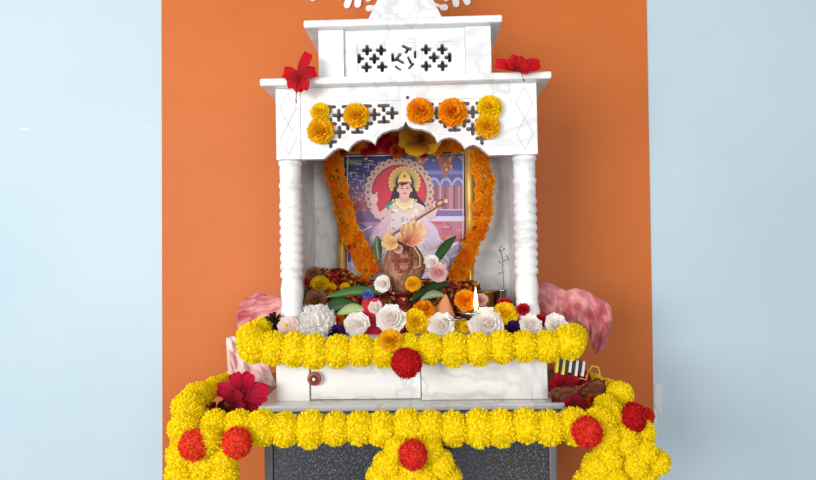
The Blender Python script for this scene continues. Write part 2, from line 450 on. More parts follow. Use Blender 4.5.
for s in (-1, 1):
    for dx, y, kd in [(76.5, 105, 'T'), (58, 105, 'T'), (40, 105, 'T'), (22, 105, 'T'), (67.5, 113.6, '+'), (31.5, 113.6, '+'), (13.5, 112.6, '+'), (49.5, 113.6, '+'), (67, 130.5, '+'), (22, 121.2, 't'), (48.8, 131, 't'),
                      (76, 122.2, '+'), (58.5, 122.5, '+'), (39.5, 122.5, '+'), (76, 140, '+'), (84, 113.6, '+'), (84, 131, '+')]:
        tcut(cx[0], cx[1], s * dx, y, kd, 4.8, 1.95)
arch = P(cut('arch_panel', mb, cx, MARBLE, tp))
# fine groove along the lattice top
mb = MB(); capsule(mb, -.20, zz(100), .20, zz(100), .0003, -.0006, .0002, 3); mk('engraving', mb.mesh('engraving', GR), arch)
# red vermilion dot
mb = MB(); dp = at(407.5, 97.5, 0); mb.lathe([(.0046, 0), (.0035, .0015), (.001, .002)], 12)
dt = mk('vermilion_dot', mb.mesh('vermilion_dot', smat('dark vermilion', (128, 22, 44), .7), True), arch); dt.location = (dp.x, .0005, dp.z); dt.rotation_euler = (R(90), 0, 0)
P(slab('cornice', MARBLE, -.336, .336, -.03, YB, z_c0, z_c1, .0045, tp, 3))
# upper tier
P(slab('upper_block', MARBLE, -.203, -.143, .0, .05, z_c1, z_u1, .0015, tp))
P(slab('upper_block', MARBLE, .143, .203, .0, .05, z_c1, z_u1, .0015, tp))
P(slab('upper_side', MARBLE, -.203, -.19, .05, .30, z_c1, z_u1, 0, tp)); P(slab('upper_side', MARBLE, .19, .203, .05, .30, z_c1, z_u1, 0, tp))
P(slab('upper_back', MARBLE, -.19, .19, .285, .30, z_c1, z_u1, 0, tp))
mb = MB(); mb.box(-.1425, .1425, .008, .026, z_c1 + .0002, z_u1 - .0002)
ks = 1 / pxm(.008); zs = lambda py: zc(py, .008); XC = at(405, 58, .008).x
cx = [MB() for _ in range(4)]
rc = MB(); rc.box(XC - 48.5 * ks, XC + 48.5 * ks, -.01, .0105, zs(75.5), zs(42.5)); 
ux = lambda X: (345 + X / 6.8) - 405; uy = lambda Y: 30 + Y / 6.8 + (X_ * 0)
X_ = 0
for X, Y, kd in [(148, 133, '+'), (245, 133, '+'), (197, 190, '+'), (142, 248, '+'), (250, 246, '+'), (92, 190, 'H'), (553, 129, '+'), (664, 129, '+'), (607, 184, '+'), (552, 243, '+'), (664, 242, '+'), (714, 184, 'h')]:
    tcut(cx[0], cx[1], ux(X), 30 + Y / 6.8 + ux(X) * .022, kd, 3.7, 1.9, kk=ks, zf=zs, xc=XC)
def stroke(m, X0, Y0, X1, Y1, w=1.55): capsule(m, XC + ux(X0) * ks, zs(30 + Y0 / 6.8), XC + ux(X1) * ks, zs(30 + Y1 / 6.8), w * ks, -.02, .05)
stroke(cx[0], 323, 160, 323, 202); stroke(cx[1], 374, 162, 340, 200); stroke(cx[2], 345, 190, 394, 218); stroke(cx[3], 343, 244, 373, 266, 1.2)
stroke(cx[0], 397, 107, 446, 128); stroke(cx[1], 432, 122, 416, 148); stroke(cx[2], 478, 146, 477, 184, 1.3); stroke(cx[3], 430, 184, 447, 222, 1.3); stroke(cx[1], 462, 229, 436, 256, 1.3); stroke(cx[2], 445, 220, 464, 230, 1.2)
P(cut('lattice_panel', mb, [rc] + cx, MARBLE, tp))
P(slab('roof_slab', MARBLE, -.234, .228, -.02, .33, z_u1, z_us, .0045, tp, 3))
# spire
mb = MB(); zr = z_us; yc = .17
zA, zB = zc(17, .08) - zr, zc(0, .08) - zr
sl = (.090 - .0735) / (zB - zA); hwf = lambda h: .090 - sl * (h - zA)
hw = hwf(0)
lv = [(hw, 0), (hwf(.03), .03), (hwf(.06), .06), (hwf(.09), .09), (hwf(.12), .12), (hwf(.15), .15), (hwf(.15), .156), (hwf(.15) * 1.2, .158), (hwf(.15) * 1.2, .176), (hwf(.15) * .5, .18)]
vs = []; fs = []
for w, h in lv:
    for a, b in ((-1, -1), (-.35, -1), (-.30, -1.01), (.30, -1.01), (.35, -1), (1, -1), (1, 1), (-1, 1)):
        vs.append((a * w, yc + b * w, zr + h))
n = 8
for i in range(len(lv) - 1):
    for k in range(n): fs.append((i * n + k, i * n + (k + 1) % n, (i + 1) * n + (k + 1) % n, (i + 1) * n + k))
fs.append(tuple(range(n))[::-1]); fs.append(tuple((len(lv) - 1) * n + k for k in range(n)))
mb.add(vs, fs); P(mk('spire', mb.mesh('spire', MARBLE), tp))
mb = MB(); mb.lathe([(.012, 0), (.02, .012), (.022, .022), (.014, .034), (.007, .042), (.01, .05), (.002, .075)], 24, c=(0, yc, zr + .18)); P(mk('finial', mb.mesh('finial', MARBLE, True), tp))

# ---------------------------------------------------------------- wall ornament (white cut-out leaves)
wo = MB(); kw = 1 / pxm(YW); yo0, yo1 = YW - .012, YW - .004
def orn(px0, py0, px1, py1, w):
    a, b = at(px0, py0, YW), at(px1, py1, YW); capsule(wo, a.x, a.z, b.x, b.z, w * kw, yo0 - .00015 * (len(wo.v) % 97) / 10, yo1, 10)
for q in [(369, 9.8, 371, 9.5, 3.0), (371, 9.5, 392, 1, 1.2), (445, 9, 443, 9, 3.0), (443, 9, 424, 1, 1.2), (358, 6, 360, -10, 3.3), (347.5, 6.5, 353, -10, 3.3), (368.5, 0, 376, -8, 3.2), (456, 5.5, 453, -10, 3.2), (467, 3.5, 461, -10, 3.2), (446, -.5, 436, -8, 3),
          (340, -2, 349, -14, 3.2), (328, -8, 345, -22, 3.2), (313.5, -.5, 324, -6, 3.0), (321, -2.2, 340, -14, 1.3), (473, -3, 465, -14, 2.2), (484, -6, 468, -18, 3.2), (498, -14, 470, -26, 3.2), (312, -22, 340, -30, 3.2), (500, -30, 470, -38, 3.2)]: orn(*q)
for k in range(13):
    a = R(6 + 14 * k); c0 = Vector((at(406, -42, YW).x, 0, at(406, -42, YW).z))
    for r0, r1, w in ((8, 50, 1.3), (30, 46, 3.2), (54, 84, 3.6)):
        capsule(wo, c0.x + r0 * kw * math.cos(a), c0.z + r0 * kw * math.sin(a), c0.x + r1 * kw * math.cos(a), c0.z + r1 * kw * math.sin(a), w * kw, yo0 - .0002 * k - w * .0001, yo1, 8)
me = wo.mesh('wall_ornament', WHITEP); fix_normals(me)
tag(mk('wall_ornament', me), 'white cut-out leaf ornament on the orange wall behind the spire', 'ornament')

# ---------------------------------------------------------------- framed picture
YP = .29
fx0, fx1 = at(337.5, 220, YP).x, at(473.5, 220, YP).x
fz1, fz0 = zc(145.5, YP), zc(288, YP)
fr = empty('framed_picture', ((fx0 + fx1) / 2, YP, fz0), 'gold framed religious print of a seated figure with a red halo, inside the shrine', 'picture')
def Q(o): o.matrix_parent_inverse = Matrix.Translation(-Vector(((fx0 + fx1) / 2, YP, fz0))); return o
bw = 7.6 / pxm(YP)
mb = MB()
def bar(x0, x1, z0, z1): mb.box(x0, x1, YP - .004, YP + .014, z0, z1)
def fbar(a, b, inward):
    """moulded bar: outer lip, dip, inner lip, mitred ends"""
    prof = [(0, .014), (0, -.004), (.22, -.008), (.45, -.002), (.62, -.002), (.8, -.006), (1, -.001), (1, .014)]
    a = Vector((a[0], 0, a[1])); b = Vector((b[0], 0, b[1])); t = (b - a).normalized(); nrm = Vector((inward[0], 0, inward[1]))
    vs = []
    for p, y in prof:
        vs.append(a + nrm * bw * p + t * bw * p + Vector((0, YP + y, 0))); vs.append(b + nrm * bw * p - t * bw * p + Vector((0, YP + y, 0)))
    n = len(prof); fs = [(2 * i, 2 * i + 1, (2 * i + 3) % (2 * n), (2 * i + 2) % (2 * n)) for i in range(n)]
    mb.add(vs, fs)
fbar((fx0, fz0), (fx0, fz1), (1, 0)); fbar((fx1, fz0), (fx1, fz1), (-1, 0)); fbar((fx0, fz0), (fx1, fz0), (0, 1)); fbar((fx0, fz1), (fx1, fz1), (0, -1))
me = mb.mesh('frame', GOLD); fix_normals(me); Q(mk('frame', me, fr))
mb = MB(); q = bw * 1.0; q2 = bw * 1.16
for b_ in ((fx0 + q, fx0 + q2, fz0 + q, fz1 - q), (fx1 - q2, fx1 - q, fz0 + q, fz1 - q), (fx0 + q, fx1 - q, fz0 + q, fz0 + q2), (fx0 + q, fx1 - q, fz1 - q2, fz1 - q)): mb.box(b_[0], b_[1], YP, YP + .01, b_[2], b_[3])
Q(mk('inner_edge', mb.mesh('inner_edge', DARKW), fr))
# the print: flat coloured shapes of the picture, layered microns apart
pm = MB(); lay = [0]
def poly2(pts, col):
    lay[0] += 1; y = YP + .008 - lay[0] * .00001
    vs = []
    for p in pts:
        w = at(p[0], p[1], YP); vs.append((min(max(w.x, fx0 + bw), fx1 - bw), y, min(max(w.z, fz0 + bw), fz1 - bw)))
    pm.add(vs, [tuple(range(len(vs)))], lin(col))
def ell(cx_, cy_, rx, ry, col, n=28, a0=0, a1=360, rot=0):
    pts = []
    for k in range(n):
        a = R(a0 + (a1 - a0) * k / (n if a1 - a0 == 360 else n - 1)); x, y = rx * math.cos(a), ry * math.sin(a)
        c_, s_ = math.cos(R(rot)), math.sin(R(rot)); pts.append((cx_ + x * c_ - y * s_, cy_ + x * s_ + y * c_))
    poly2(pts, col)
def rect(x0, y0, x1, y1, col): poly2([(x0, y0), (x1, y0), (x1, y1), (x0, y1)], col)
def line(pts, w, col):
    for (a, b), (c_, d_) in zip(pts[:-1], pts[1:]):
        l = math.hypot(c_ - a, d_ - b) or 1; nx, ny = -(d_ - b) / l * w / 2, (c_ - a) / l * w / 2
        poly2([(a + nx, b + ny), (c_ + nx, d_ + ny), (c_ - nx, d_ - ny), (a - nx, b - ny)], col)
rnd = random.Random(3)
rect(340, 145, 474, 290, (108, 90, 140))
rect(340, 150, 402, 182, (64, 62, 112)); rect(402, 150, 474, 186, (92, 98, 158))
for y0, y1, cc in [(176, 184, (92, 84, 130)), (184, 192, (120, 92, 132)), (192, 202, (150, 104, 130)), (202, 211, (158, 92, 104)), (211, 222, (128, 100, 138)), (222, 240, (168, 140, 176)), (240, 262, (176, 164, 200)), (262, 290, (196, 196, 222))]:
    rect(340, y0, 402, y1, cc)
for i in range(150):                         # foliage and temple detail on the left
    x, y = rnd.uniform(344, 374), rnd.uniform(158, 212); l = rnd.uniform(1.5, 5)
    cc = rnd.choice([(170, 176, 200), (146, 150, 188), (190, 160, 176), (70, 60, 110), (200, 190, 200), (120, 90, 130)] if y < 190 else [(190, 130, 150), (150, 80, 96), (200, 160, 180), (120, 84, 120), (196, 176, 200)])
    if rnd.random() < .65: rect(x, y, x + l, y + .8, cc)
    else: rect(x, y, x + .8, y + l, cc)
for k in range(6): line([(353, 160), (353 + 9 * math.cos(R(20 + 28 * k)), 158 + 7 * math.sin(R(20 + 28 * k)))], 1.5, (116, 158, 96))
for i in range(16): ell(rnd.uniform(348, 400), rnd.uniform(156, 164), 2, 1.4, rnd.choice([(150, 140, 160), (186, 170, 160), (90, 90, 140)]), 8)
# hall on the right
rect(402, 170, 474, 174, (126, 132, 184)); rect(402, 174, 474, 177, (104, 100, 158))
rect(402, 184, 474, 209, (158, 104, 122))
for k in range(9): rect(426 + 4.6 * k, 184, 427.6 + 4.6 * k, 209, (196, 138, 140) if k % 2 else (128, 84, 112))
for cxx in (434, 446, 458):
    ell(cxx, 185, 6, 8, (168, 164, 206), 16, 180, 360); ell(cxx, 186, 4.2, 6, (116, 110, 168), 16, 180, 360)
    line([(cxx - 6, 185), (cxx - 6, 209)], .8, (206, 170, 180))
for cxx, cyy, sc in ((421, 160, .8), (445, 163, 1.2)):
    poly2([(cxx - 9 * sc, cyy - 8), (cxx + 9 * sc, cyy - 8), (cxx + 3 * sc, cyy + 6 * sc), (cxx, cyy + 14 * sc), (cxx - 3 * sc, cyy + 6 * sc)], (164, 108, 100))
    for k in range(10): ell(cxx + rnd.uniform(-6, 6) * sc, cyy + rnd.uniform(-7, 6) * sc, 1.1, 1.6, rnd.choice([(214, 160, 120), (190, 130, 110), (230, 190, 150)]), 8)
for i in range(14): ell(rnd.uniform(406, 464), rnd.uniform(154, 160), 2, 1.3, rnd.choice([(150, 150, 130), (180, 170, 150), (100, 120, 110)]), 8)
rect(402, 209, 474, 210, (206, 192, 214)); rect(402, 210, 474, 216, (126, 108, 162)); rect(402, 216, 474, 221, (206, 200, 222))
rect(402, 221, 474, 243, (186, 120, 142)); 
for i in range(26): ell(rnd.uniform(434, 466), rnd.uniform(222, 240), rnd.uniform(2, 6), 1.6, rnd.choice([(204, 108, 112), (190, 92, 104), (216, 140, 140), (170, 100, 140)]), 10)
rect(402, 243, 474, 290, (180, 172, 208))
for i in range(70):
    x, y = rnd.uniform(345, 464), rnd.uniform(236, 286); ell(x, y, rnd.uniform(2, 7), rnd.uniform(.6, 1.8), rnd.choice([(232, 230, 244), (206, 204, 230), (160, 150, 200), (140, 128, 186), (244, 242, 250)]), 10, rot=rnd.uniform(-35, 35))
# halo
for k in range(30):
    a = R(12 * k); ell(399.2 + 31.5 * math.cos(a), 192 + 31.5 * math.sin(a), 3.6, 3.6, (206, 176, 160), 10); ell(399.2 + 31.5 * math.cos(a), 192 + 31.5 * math.sin(a), 1.5, 1.5, (150, 104, 116), 8)
ell(399.2, 192, 29.5, 29.5, (198, 164, 148)); ell(399.2, 192, 27.5, 27.5, (70, 44, 66)); ell(399.2, 192, 26.6, 26.6, (205, 62, 82))
for k in range(24):
    a = R(15 * k); ell(404.5 + 14.5 * math.cos(a), 182 + 14.5 * math.sin(a), 1.8, 1.8, (222, 196, 130), 8)
ell(404.5, 182, 14.5, 14.5, (206, 172, 96)); ell(404.5, 182, 11.5, 11.5, (176, 150, 110)); ell(404.5, 183, 9.5, 10, (88, 62, 70))
# hair, shawl, body
poly2([(394, 186), (390, 200), (384, 208), (388, 218), (398, 208), (400, 190)], (58, 44, 62)); poly2([(414, 186), (418, 196), (426, 206), (418, 214), (410, 208), (409, 190)], (62, 46, 62))
poly2([(393, 199), (384, 207), (383, 220), (388, 224), (396, 210)], (62, 148, 128))
ell(405, 240, 36, 15, (206, 198, 222)); ell(404, 262, 46, 18, (222, 220, 238)); ell(384, 236, 12, 16, (198, 176, 206), rot=20); ell(426, 236, 13, 16, (204, 190, 216), rot=-20)
poly2([(397, 200), (412, 200), (424, 206), (428, 222), (424, 240), (388, 240), (386, 222), (390, 206)], (218, 202, 206))
for i in range(40): ell(404 + rnd.uniform(-14, 14), 218 + rnd.uniform(-12, 16), rnd.uniform(1, 2.4), rnd.uniform(.8, 1.8), rnd.choice([(230, 220, 200), (196, 150, 160), (226, 206, 160), (180, 160, 190), (240, 236, 240)]), 8)
for i in range(46):                          # folds of the white robe
    t = rnd.uniform(0, 1); x = 370 + 68 * t; y = 236 + 30 * rnd.random(); dx = (x - 404) * .35; l = rnd.uniform(5, 13)
    line([(x, y), (x + dx * .5, y + l * .5), (x + dx + rnd.uniform(-2, 2), y + l)], rnd.uniform(.5, 1.3), rnd.choice([(150, 138, 190), (250, 250, 255), (176, 160, 206), (232, 206, 220), (130, 116, 172)]))
line([(372, 246), (388, 252), (404, 254), (422, 252), (438, 245)], 1.6, (226, 204, 140)); line([(366, 262), (386, 270), (406, 272), (428, 269), (444, 260)], 1.8, (226, 206, 150)); line([(366, 264.5), (386, 272.5), (406, 274.5), (428, 271.5), (444, 262.5)], .8, (180, 90, 120))
line([(392, 206), (388, 222), (392, 238)], 1, (226, 200, 130)); line([(418, 206), (423, 222), (418, 238)], 1, (226, 200, 130))
# arms
line([(388, 210), (378, 217), (373, 204)], 6.5, (226, 182, 186)); ell(374, 199, 4, 5, (228, 188, 190)); line([(372, 199), (371, 192)], 1.5, (228, 188, 190)); line([(375, 198), (377, 192)], 1.5, (228, 188, 190))
line([(389, 216), (380, 230), (392, 237)], 6.5, (222, 180, 190)); line([(420, 212), (432, 217), (436, 206)], 6, (222, 178, 182)); ell(436, 205, 3.5, 4.2, (224, 182, 184))
line([(384, 232), (372, 240), (368, 248)], 5, (214, 184, 206)); line([(420, 222), (428, 232), (420, 236)], 6, (220, 180, 186))
# stringed instrument
line([(386, 238), (444, 202)], 3.2, (120, 76, 66)); line([(386, 237), (444, 201)], .8, (222, 196, 160)); ell(440, 203, 5.5, 3.6, (128, 82, 66), rot=-30); ell(440, 203, 3, 1.6, (206, 172, 140), rot=-30)
ell(388, 240, 8, 6, (168, 120, 88), rot=-30); ell(446, 201, 2.2, 2.2, (212, 190, 160), 10)
# neck, face, crown, necklaces
rect(400, 194, 409, 203, (214, 164, 156)); ell(404.6, 189, 6.3, 8.6, (226, 176, 166)); 
poly2([(398, 184), (399, 176), (404.5, 170), (410, 176), (411.5, 184), (408, 181), (404.5, 180), (401, 181)], (226, 196, 96)); ell(404.5, 176, 1.4, 1.8, (170, 70, 70), 8)
for k in range(7): ell(398.5 + 2 * k, 180.6 - (3 - abs(k - 3)) * .3, .9, 1, (240, 220, 150), 8)
ell(402, 188.4, 1.3, .55, (50, 32, 36), 10); ell(407.4, 188.4, 1.3, .55, (50, 32, 36), 10); line([(400.4, 187), (403.2, 186.6)], .45, (80, 50, 50)); line([(406.2, 186.6), (409, 187)], .45, (80, 50, 50))
line([(404.7, 188.5), (404.7, 191.3)], .5, (200, 146, 138)); ell(404.7, 193.4, 1.6, .7, (176, 50, 66), 10)
ell(403.8, 183.4, 4.6, 1.5, (128, 10, 18), 14, rot=-8); ell(402, 184.6, 1.6, 1.2, (140, 12, 20), 10)
ell(397.8, 190, 1, 2, (226, 198, 110), 8); ell(411.4, 190, 1, 2, (226, 198, 110), 8)
for rr_, cc in ((7, (230, 212, 140)), (10, (238, 226, 180)), (13.5, (226, 204, 150))):
    for k in range(13):
        a = R(10 + 160 * k / 12); ell(404.6 + rr_ * .85 * math.cos(a), 198 + rr_ * math.sin(a), 1.25, 1.25, cc, 8)
# swan and lotus leaves lower left, white border
poly2([(345, 284), (352, 270), (362, 262), (372, 270), (378, 284)], (238, 238, 248)); line([(354, 268), (350, 258), (354, 252), (358, 255)], 3, (240, 240, 248)); rect(345, 240, 351, 262, (112, 84, 160))
line([(352, 224), (362, 231), (372, 226)], 1.2, (236, 232, 244)); line([(350, 218), (366, 228)], 1, (90, 84, 120)); rect(358, 233, 363, 243, (196, 190, 214))
X0, X1, Y0, Y1 = 347.5, 463.2, 155.6, 281
for a in ([(X0, Y0), (X0, 300)], [(X1, 150), (X1, 300)]): line(a, .8, (226, 220, 232))
line([(X0 - 3, Y0), (X0 + 45, Y0 - .6)], 1.6, (238, 238, 240)); line([(X0 + 45, Y0 - .6), (X1, Y0 - 2)], .8, (200, 196, 206))
Q(mk('print', pm.mesh('print', PRINT), fr))
Q(slab('backing_board', DARKW, fx0 + bw * .5, fx1 - bw * .5, YP + .0085, YP + .016, fz0 + bw * .5, fz1 - bw * .5, 0, fr))

# ---------------------------------------------------------------- flower meshes
Y1_, Y2_ = lin((255, 238, 26)), lin((255, 226, 6))
POM = [pompom_mesh('pompom', Y2_, Y1_, s) for s in (1, 2, 3)]
RPOM = [pompom_mesh('pompom', lin((214, 34, 26)), lin((244, 74, 52)), s) for s in (4, 5)]
OPOM = [pompom_mesh('pompom', lin((230, 50, 26)), lin((252, 96, 60)), s) for s in (6, 7)]
DPOM = [pompom_mesh('pompom', lin((176, 14, 24)), lin((222, 34, 40)), s) for s in (8,)]
MAR = [ruffle_mesh('marigold', lin(a_), lin(b_), 80, s, L=.36, W=.20, flat=.9, low=-.6, core=.70) for s, a_, b_ in ((1, (240, 120, 6), (250, 156, 16)), (2, (248, 146, 8), (255, 190, 34)), (3, (232, 136, 8), (252, 176, 24)))]
MARB = ruffle_mesh('marigold', lin((242, 132, 6)), lin((255, 172, 18)), 130, 5, L=.52, W=.26, flat=.6, low=-.1, core=.6)
MARG = ruffle_mesh('marigold', lin((238, 168, 4)), lin((255, 204, 24)), 130, 6, L=.52, W=.26, flat=.6, low=-.1, core=.6)
MARY = ruffle_mesh('marigold', lin((246, 200, 6)), lin((255, 222, 26)), 130, 7, L=.52, W=.26, flat=.6, low=-.1, core=.6)
MARR = ruffle_mesh('marigold', lin((170, 26, 12)), lin((240, 120, 20)), 100, 8, L=.46, W=.24, flat=.6, low=-.1)
CARN = ruffle_mesh('carnation', lin((250, 243, 240)), lin((255, 254, 252)), 52, 9, L=.40, W=.50, flat=.6, low=-.15, ruf=.5, nu=4, nv=5, hue=.01, core=.68, mat=PETALW)
ROSEW = [rose_mesh('rose', lin((250, 230, 222)), lin((255, 253, 250)), s) for s in (1, 2, 3)]
ROSEP = rose_mesh('rose', lin((240, 170, 172)), lin((246, 214, 210)), 4)
ROSER = rose_mesh('rose', lin((150, 8, 30)), lin((206, 30, 54)), 5)
ROSEO = [rose_mesh('rose', lin((235, 204, 150)), lin((247, 226, 222)), s, open_=.2) for s in (6,)]

def flower(me, name, px, py, Y, rpx, d=(0, -1, .3), spin=None, label='', cat='flower', group=None, loc=None):
    o = mk(name, me); p = loc if loc is not None else at(px, py, Y)
    o.location = p; s = rpx / pxm(p.y); o.scale = (s, s, s)
    face_dir(o, d, random.uniform(0, 6) if spin is None else spin)
    return tag(o, label, cat, group)

# ---------------------------------------------------------------- garlands
def garland(name, label, pts, group=None, jitr=.003, loc=None):
    """pts: (px, py, Y, radius px, kind). Every pompom is a part of the garland, strung on a thread"""
    P3 = [at(p[0], p[1], p[2]) for p in pts]
    r0 = P3[0].copy()
    root = empty(name, r0, label, 'garland', group)
    mb = MB(); mb.tube([p - r0 for p in P3], .0016, 5); mk('string', mb.mesh('string', STRING), root)
    for p, q in zip(pts, P3):
        kd = p[4] if len(p) > 4 else 'y'
        me = random.choice({'y': POM, 'r': RPOM, 'o': OPOM, 'd': DPOM}[kd])
        o = mk('pompom', me, root); s = p[3] / pxm(p[2])
        o.location = q - r0; sq = random.uniform(.94, 1.06); o.scale = (s * (p[5] if len(p) > 5 else 1), s * sq, s * (2 - sq))
        o.rotation_euler = (random.uniform(-.25, .25), random.uniform(-.2, .2), random.uniform(0, 6) if not (len(p) > 5) else random.uniform(-.3, .3) + random.choice((0, PI)))
        if kd == 'r' or kd == 'd': o['label'] = 'red pompom'
        if kd == 'o': o['label'] = 'orange red pompom'
    return root
random.seed(21)
# on the shrine floor edge
pts = []
xs = [(254, 347.5), (273, 348), (294, 350), (314, 351), (338, 351.5), (361, 351.5), (384, 351.5), (408, 350), (430, 349.5), (454, 349), (478, 348.5), (501, 348), (524, 346.5), (547, 345.5), (568, 343)]
for i, (x, y) in enumerate(xs): pts.append((x, y + random.uniform(-1, 1), -.075, 17.6 + random.uniform(-.8, .8), 'y', .93))
pts = [(272, 326, .06, 12), (262, 331, .0, 14), (250, 338, -.05, 15)] + pts + [(574, 338, -.04, 14), (563, 334, .04, 12)]
pts2 = [(390, 338, -.055, 0)]
g1 = garland('pompom_garland', 'yellow pompom garland with one red pompom along the edge of the marble shrine floor', pts)
o = mk('pompom', DPOM[0], g1); o.location = at(406.5, 363, -.118) - g1.location; s = 15.5 / pxm(-.118); o.scale = (s, s * .8, s); o['label'] = 'red pompom'
# along the granite edge
random.seed(22); pts = []
for i, x in enumerate(range(214, 600, 24)):
    pts.append((x + random.uniform(-1.5, 1.5), 427.5 - (x - 400) * .006 + random.uniform(-1.5, 1.5), -.20, 18.2 + random.uniform(-1, 1), 'y', .92))
g2 = garland('pompom_garland', 'yellow pompom garland along the front edge of the granite table top', pts)
# left corner: runs back along the side and hangs down
random.seed(23)
garland('pompom_garland', 'yellow pompom garland running back over the left corner of the granite table', [(238, 375, .22, 6), (230, 378, .18, 7), (222, 382, .13, 8), (213, 387, .07, 10), (205, 393, 0, 12), (196, 398, -.06, 15.5), (188, 407, -.12, 16.5), (190, 420, -.17, 17)])
garland('pompom_garland', 'yellow pompom garland with two orange red pompoms hanging off the left table corner', [(184, 428, -.20, 16), (207, 441, -.235, 15), (237, 443, -.25, 15.5, 'o'), (224, 457, -.22, 15.5), (194, 445, -.25, 15.5, 'o'), (181, 454, -.21, 15.5), (180, 474, -.21, 15.5), (205, 464, -.215, 16), (224, 474, -.215, 15.5), (202, 484, -.215, 16), (182, 494, -.21, 16), (208, 502, -.215, 16), (226, 494, -.215, 16), (190, 514, -.21, 16), (214, 520, -.21, 16)])
garland('pompom_garland', 'yellow pompom garland with a red pompom hanging at the centre of the granite table', [(402, 420, -.165, 9), (397, 449, -.235, 13), (413, 455, -.265, 15, 'r'), (430, 450, -.235, 13), (388, 464, -.225, 15), (440, 464, -.225, 15), (412, 469, -.225, 16), (380, 478, -.215, 14.5), (400, 482, -.23, 15), (426, 480, -.23, 15), (448, 479, -.215, 14.5), (388, 496, -.22, 15), (412, 498, -.22, 15), (436, 497, -.22, 15), (400, 514, -.22, 15), (424, 514, -.22, 15)])
garland('pompom_garland', 'yellow pompom garland with two red pompoms over the right corner of the granite table', [(580, 375, .22, 6), (588, 378, .18, 7), (596, 382, .12, 8.5), (607, 389, .04, 11), (620, 395, -.06, 13.5), (606, 406, -.10, 12), (612, 418, -.17, 15), (634, 417, -.20, 15, 'd', .8), (646, 416, -.15, 8.5, 'r'), (640, 432, -.17, 15)])
garland('pompom_garland', 'yellow pompom garland with a red pompom hanging off the right corner of the granite table', [(587, 432, -.25, 15.5, 'r'), (606, 437, -.21, 15.5), (622, 440, -.20, 16), (641, 452, -.19, 16), (656, 462, -.18, 14), (632, 466, -.20, 16), (607, 458, -.215, 15), (596, 468, -.22, 15), (612, 478, -.22, 14), (640, 480, -.19, 16), (588, 484, -.22, 15), (616, 492, -.21, 16), (596, 502, -.21, 16), (636, 500, -.19, 16), (616, 512, -.2, 16)])

# real marigold garland round the picture
random.seed(31)
mg = empty('marigold_garland', at(331, 150, .262), 'orange marigold garland hanging in a loop round the framed picture', 'garland')
def place_strand(path, per=2):
    P3 = [at(x, y, .262) for x, y in path]
    mb = MB(); mb.tube([p - mg.location for p in P3], .0012, 5); mk('string', mb.mesh('string', STRING), mg)
    tot = 0
    for a, b in zip(path[:-1], path[1:]):
        L = math.hypot(b[0] - a[0], b[1] - a[1]); n = max(1, math.ceil(L / 9.2))
        for k in range(n):
            t = k / n; x = a[0] + (b[0] - a[0]) * t; y = a[1] + (b[1] - a[1]) * t
            nx, ny = -(b[1] - a[1]) / L, (b[0] - a[0]) / L
            for sgn in (-1, 1):
                o = mk('marigold_bloom', random.choice(MAR), mg); off = sgn * random.uniform(3.6, 4.8)
                p = at(x + nx * off, y + ny * off + random.uniform(-1, 1) + sgn * 2.1, .256 + random.uniform(-.014, .006))
                o.location = p - mg.location; s = random.uniform(4.8, 6.9) / pxm(.258); o.scale = (s, s, s)
                face_dir(o, (sgn * nx * .7 + random.uniform(-.4, .4), -1, random.uniform(-.4, .4)), random.uniform(0, 6))
place_strand([(331, 152), (333, 166), (338, 182), (341, 200), (345, 216), (351, 234), (359, 250), (366, 264), (373, 280)])
place_strand([(479, 152), (481, 166), (485, 182), (484, 196), (483, 212), (480, 228), (471, 244), (465, 260), (458, 274), (454, 288)])
# small dark red accents and green bits in it
mb = MB()
for i in range(120):
    path = random.choice([[(332, 166), (341, 200), (349, 234), (369, 280)], [(484, 182), (482, 212), (469, 244), (457, 274)]])
    k = random.randrange(3); t = random.random(); a, b = path[k], path[k + 1]
    p = at(a[0] + (b[0] - a[0]) * t + random.uniform(-7, 7), a[1] + (b[1] - a[1]) * t, .247) - mg.location
    c_ = lin(random.choice([(150, 20, 10), (176, 40, 10), (60, 84, 30), (120, 10, 16)]))
    for _ in range(4):
        d = Vector([random.uniform(-1, 1) for _ in range(3)]) * .0045; e = Vector([random.uniform(-1, 1) for _ in range(3)]) * .0045
        mb.add([p, p + d, p + d + e, p + e], [(0, 1, 2, 3)], c_)
tf = mk('petal_tufts', mb.mesh('petal_tufts', PETAL), mg); tf['label'] = 'dark red and green tufts'; tf['kind'] = 'stuff'

# row of flowers behind the arch, laid over the frame top
random.seed(33)
rg = empty('flower_string', at(408, 150, .25), 'string of crimson and orange blooms along the top of the picture frame', 'garland')
blooms = [(352, 146, 7, MARR, ''), (362, 144, 8, MAR[0], 'orange bloom'), (372, 148, 9, ROSER, ''), (380, 141, 10, ROSER, ''), (389, 146, 10, ROSER, ''), (384, 134, 9, ROSER, ''), (397, 140, 9, MARR, ''), (396, 151, 8, MARR, ''), (405, 148, 8, ROSER, ''), (409, 138, 8, ROSER, ''), (414, 150, 8, MARR, ''), (422, 153, 7, ROSER, ''),
          (436, 148, 8, MAR[1], 'orange bloom'), (446, 143, 9, MAR[2], 'orange bloom'), (455, 147, 7, MAR[0], 'orange bloom'), (365, 151, 6, ROSER, ''), (343, 152, 6, MARR, '')]
for x, y, r_, me, lb in blooms:
    o = mk('bloom', me, rg); o.location = at(x, y, .262 + random.uniform(-.006, .012)) - rg.location; s = r_ / pxm(.26); o.scale = (s, s, s); face_dir(o, (random.uniform(-.4, .4), -1, random.uniform(-.2, .5)), random.uniform(0, 6))
    if lb: o['label'] = lb
mb = MB(); mb.tube([at(x, 152 - 7 * math.sin((x - 340) / 120 * PI), .265) - rg.location for x in range(338, 472, 6)], .0016, 5); mk('string', mb.mesh('string', STRING), rg)

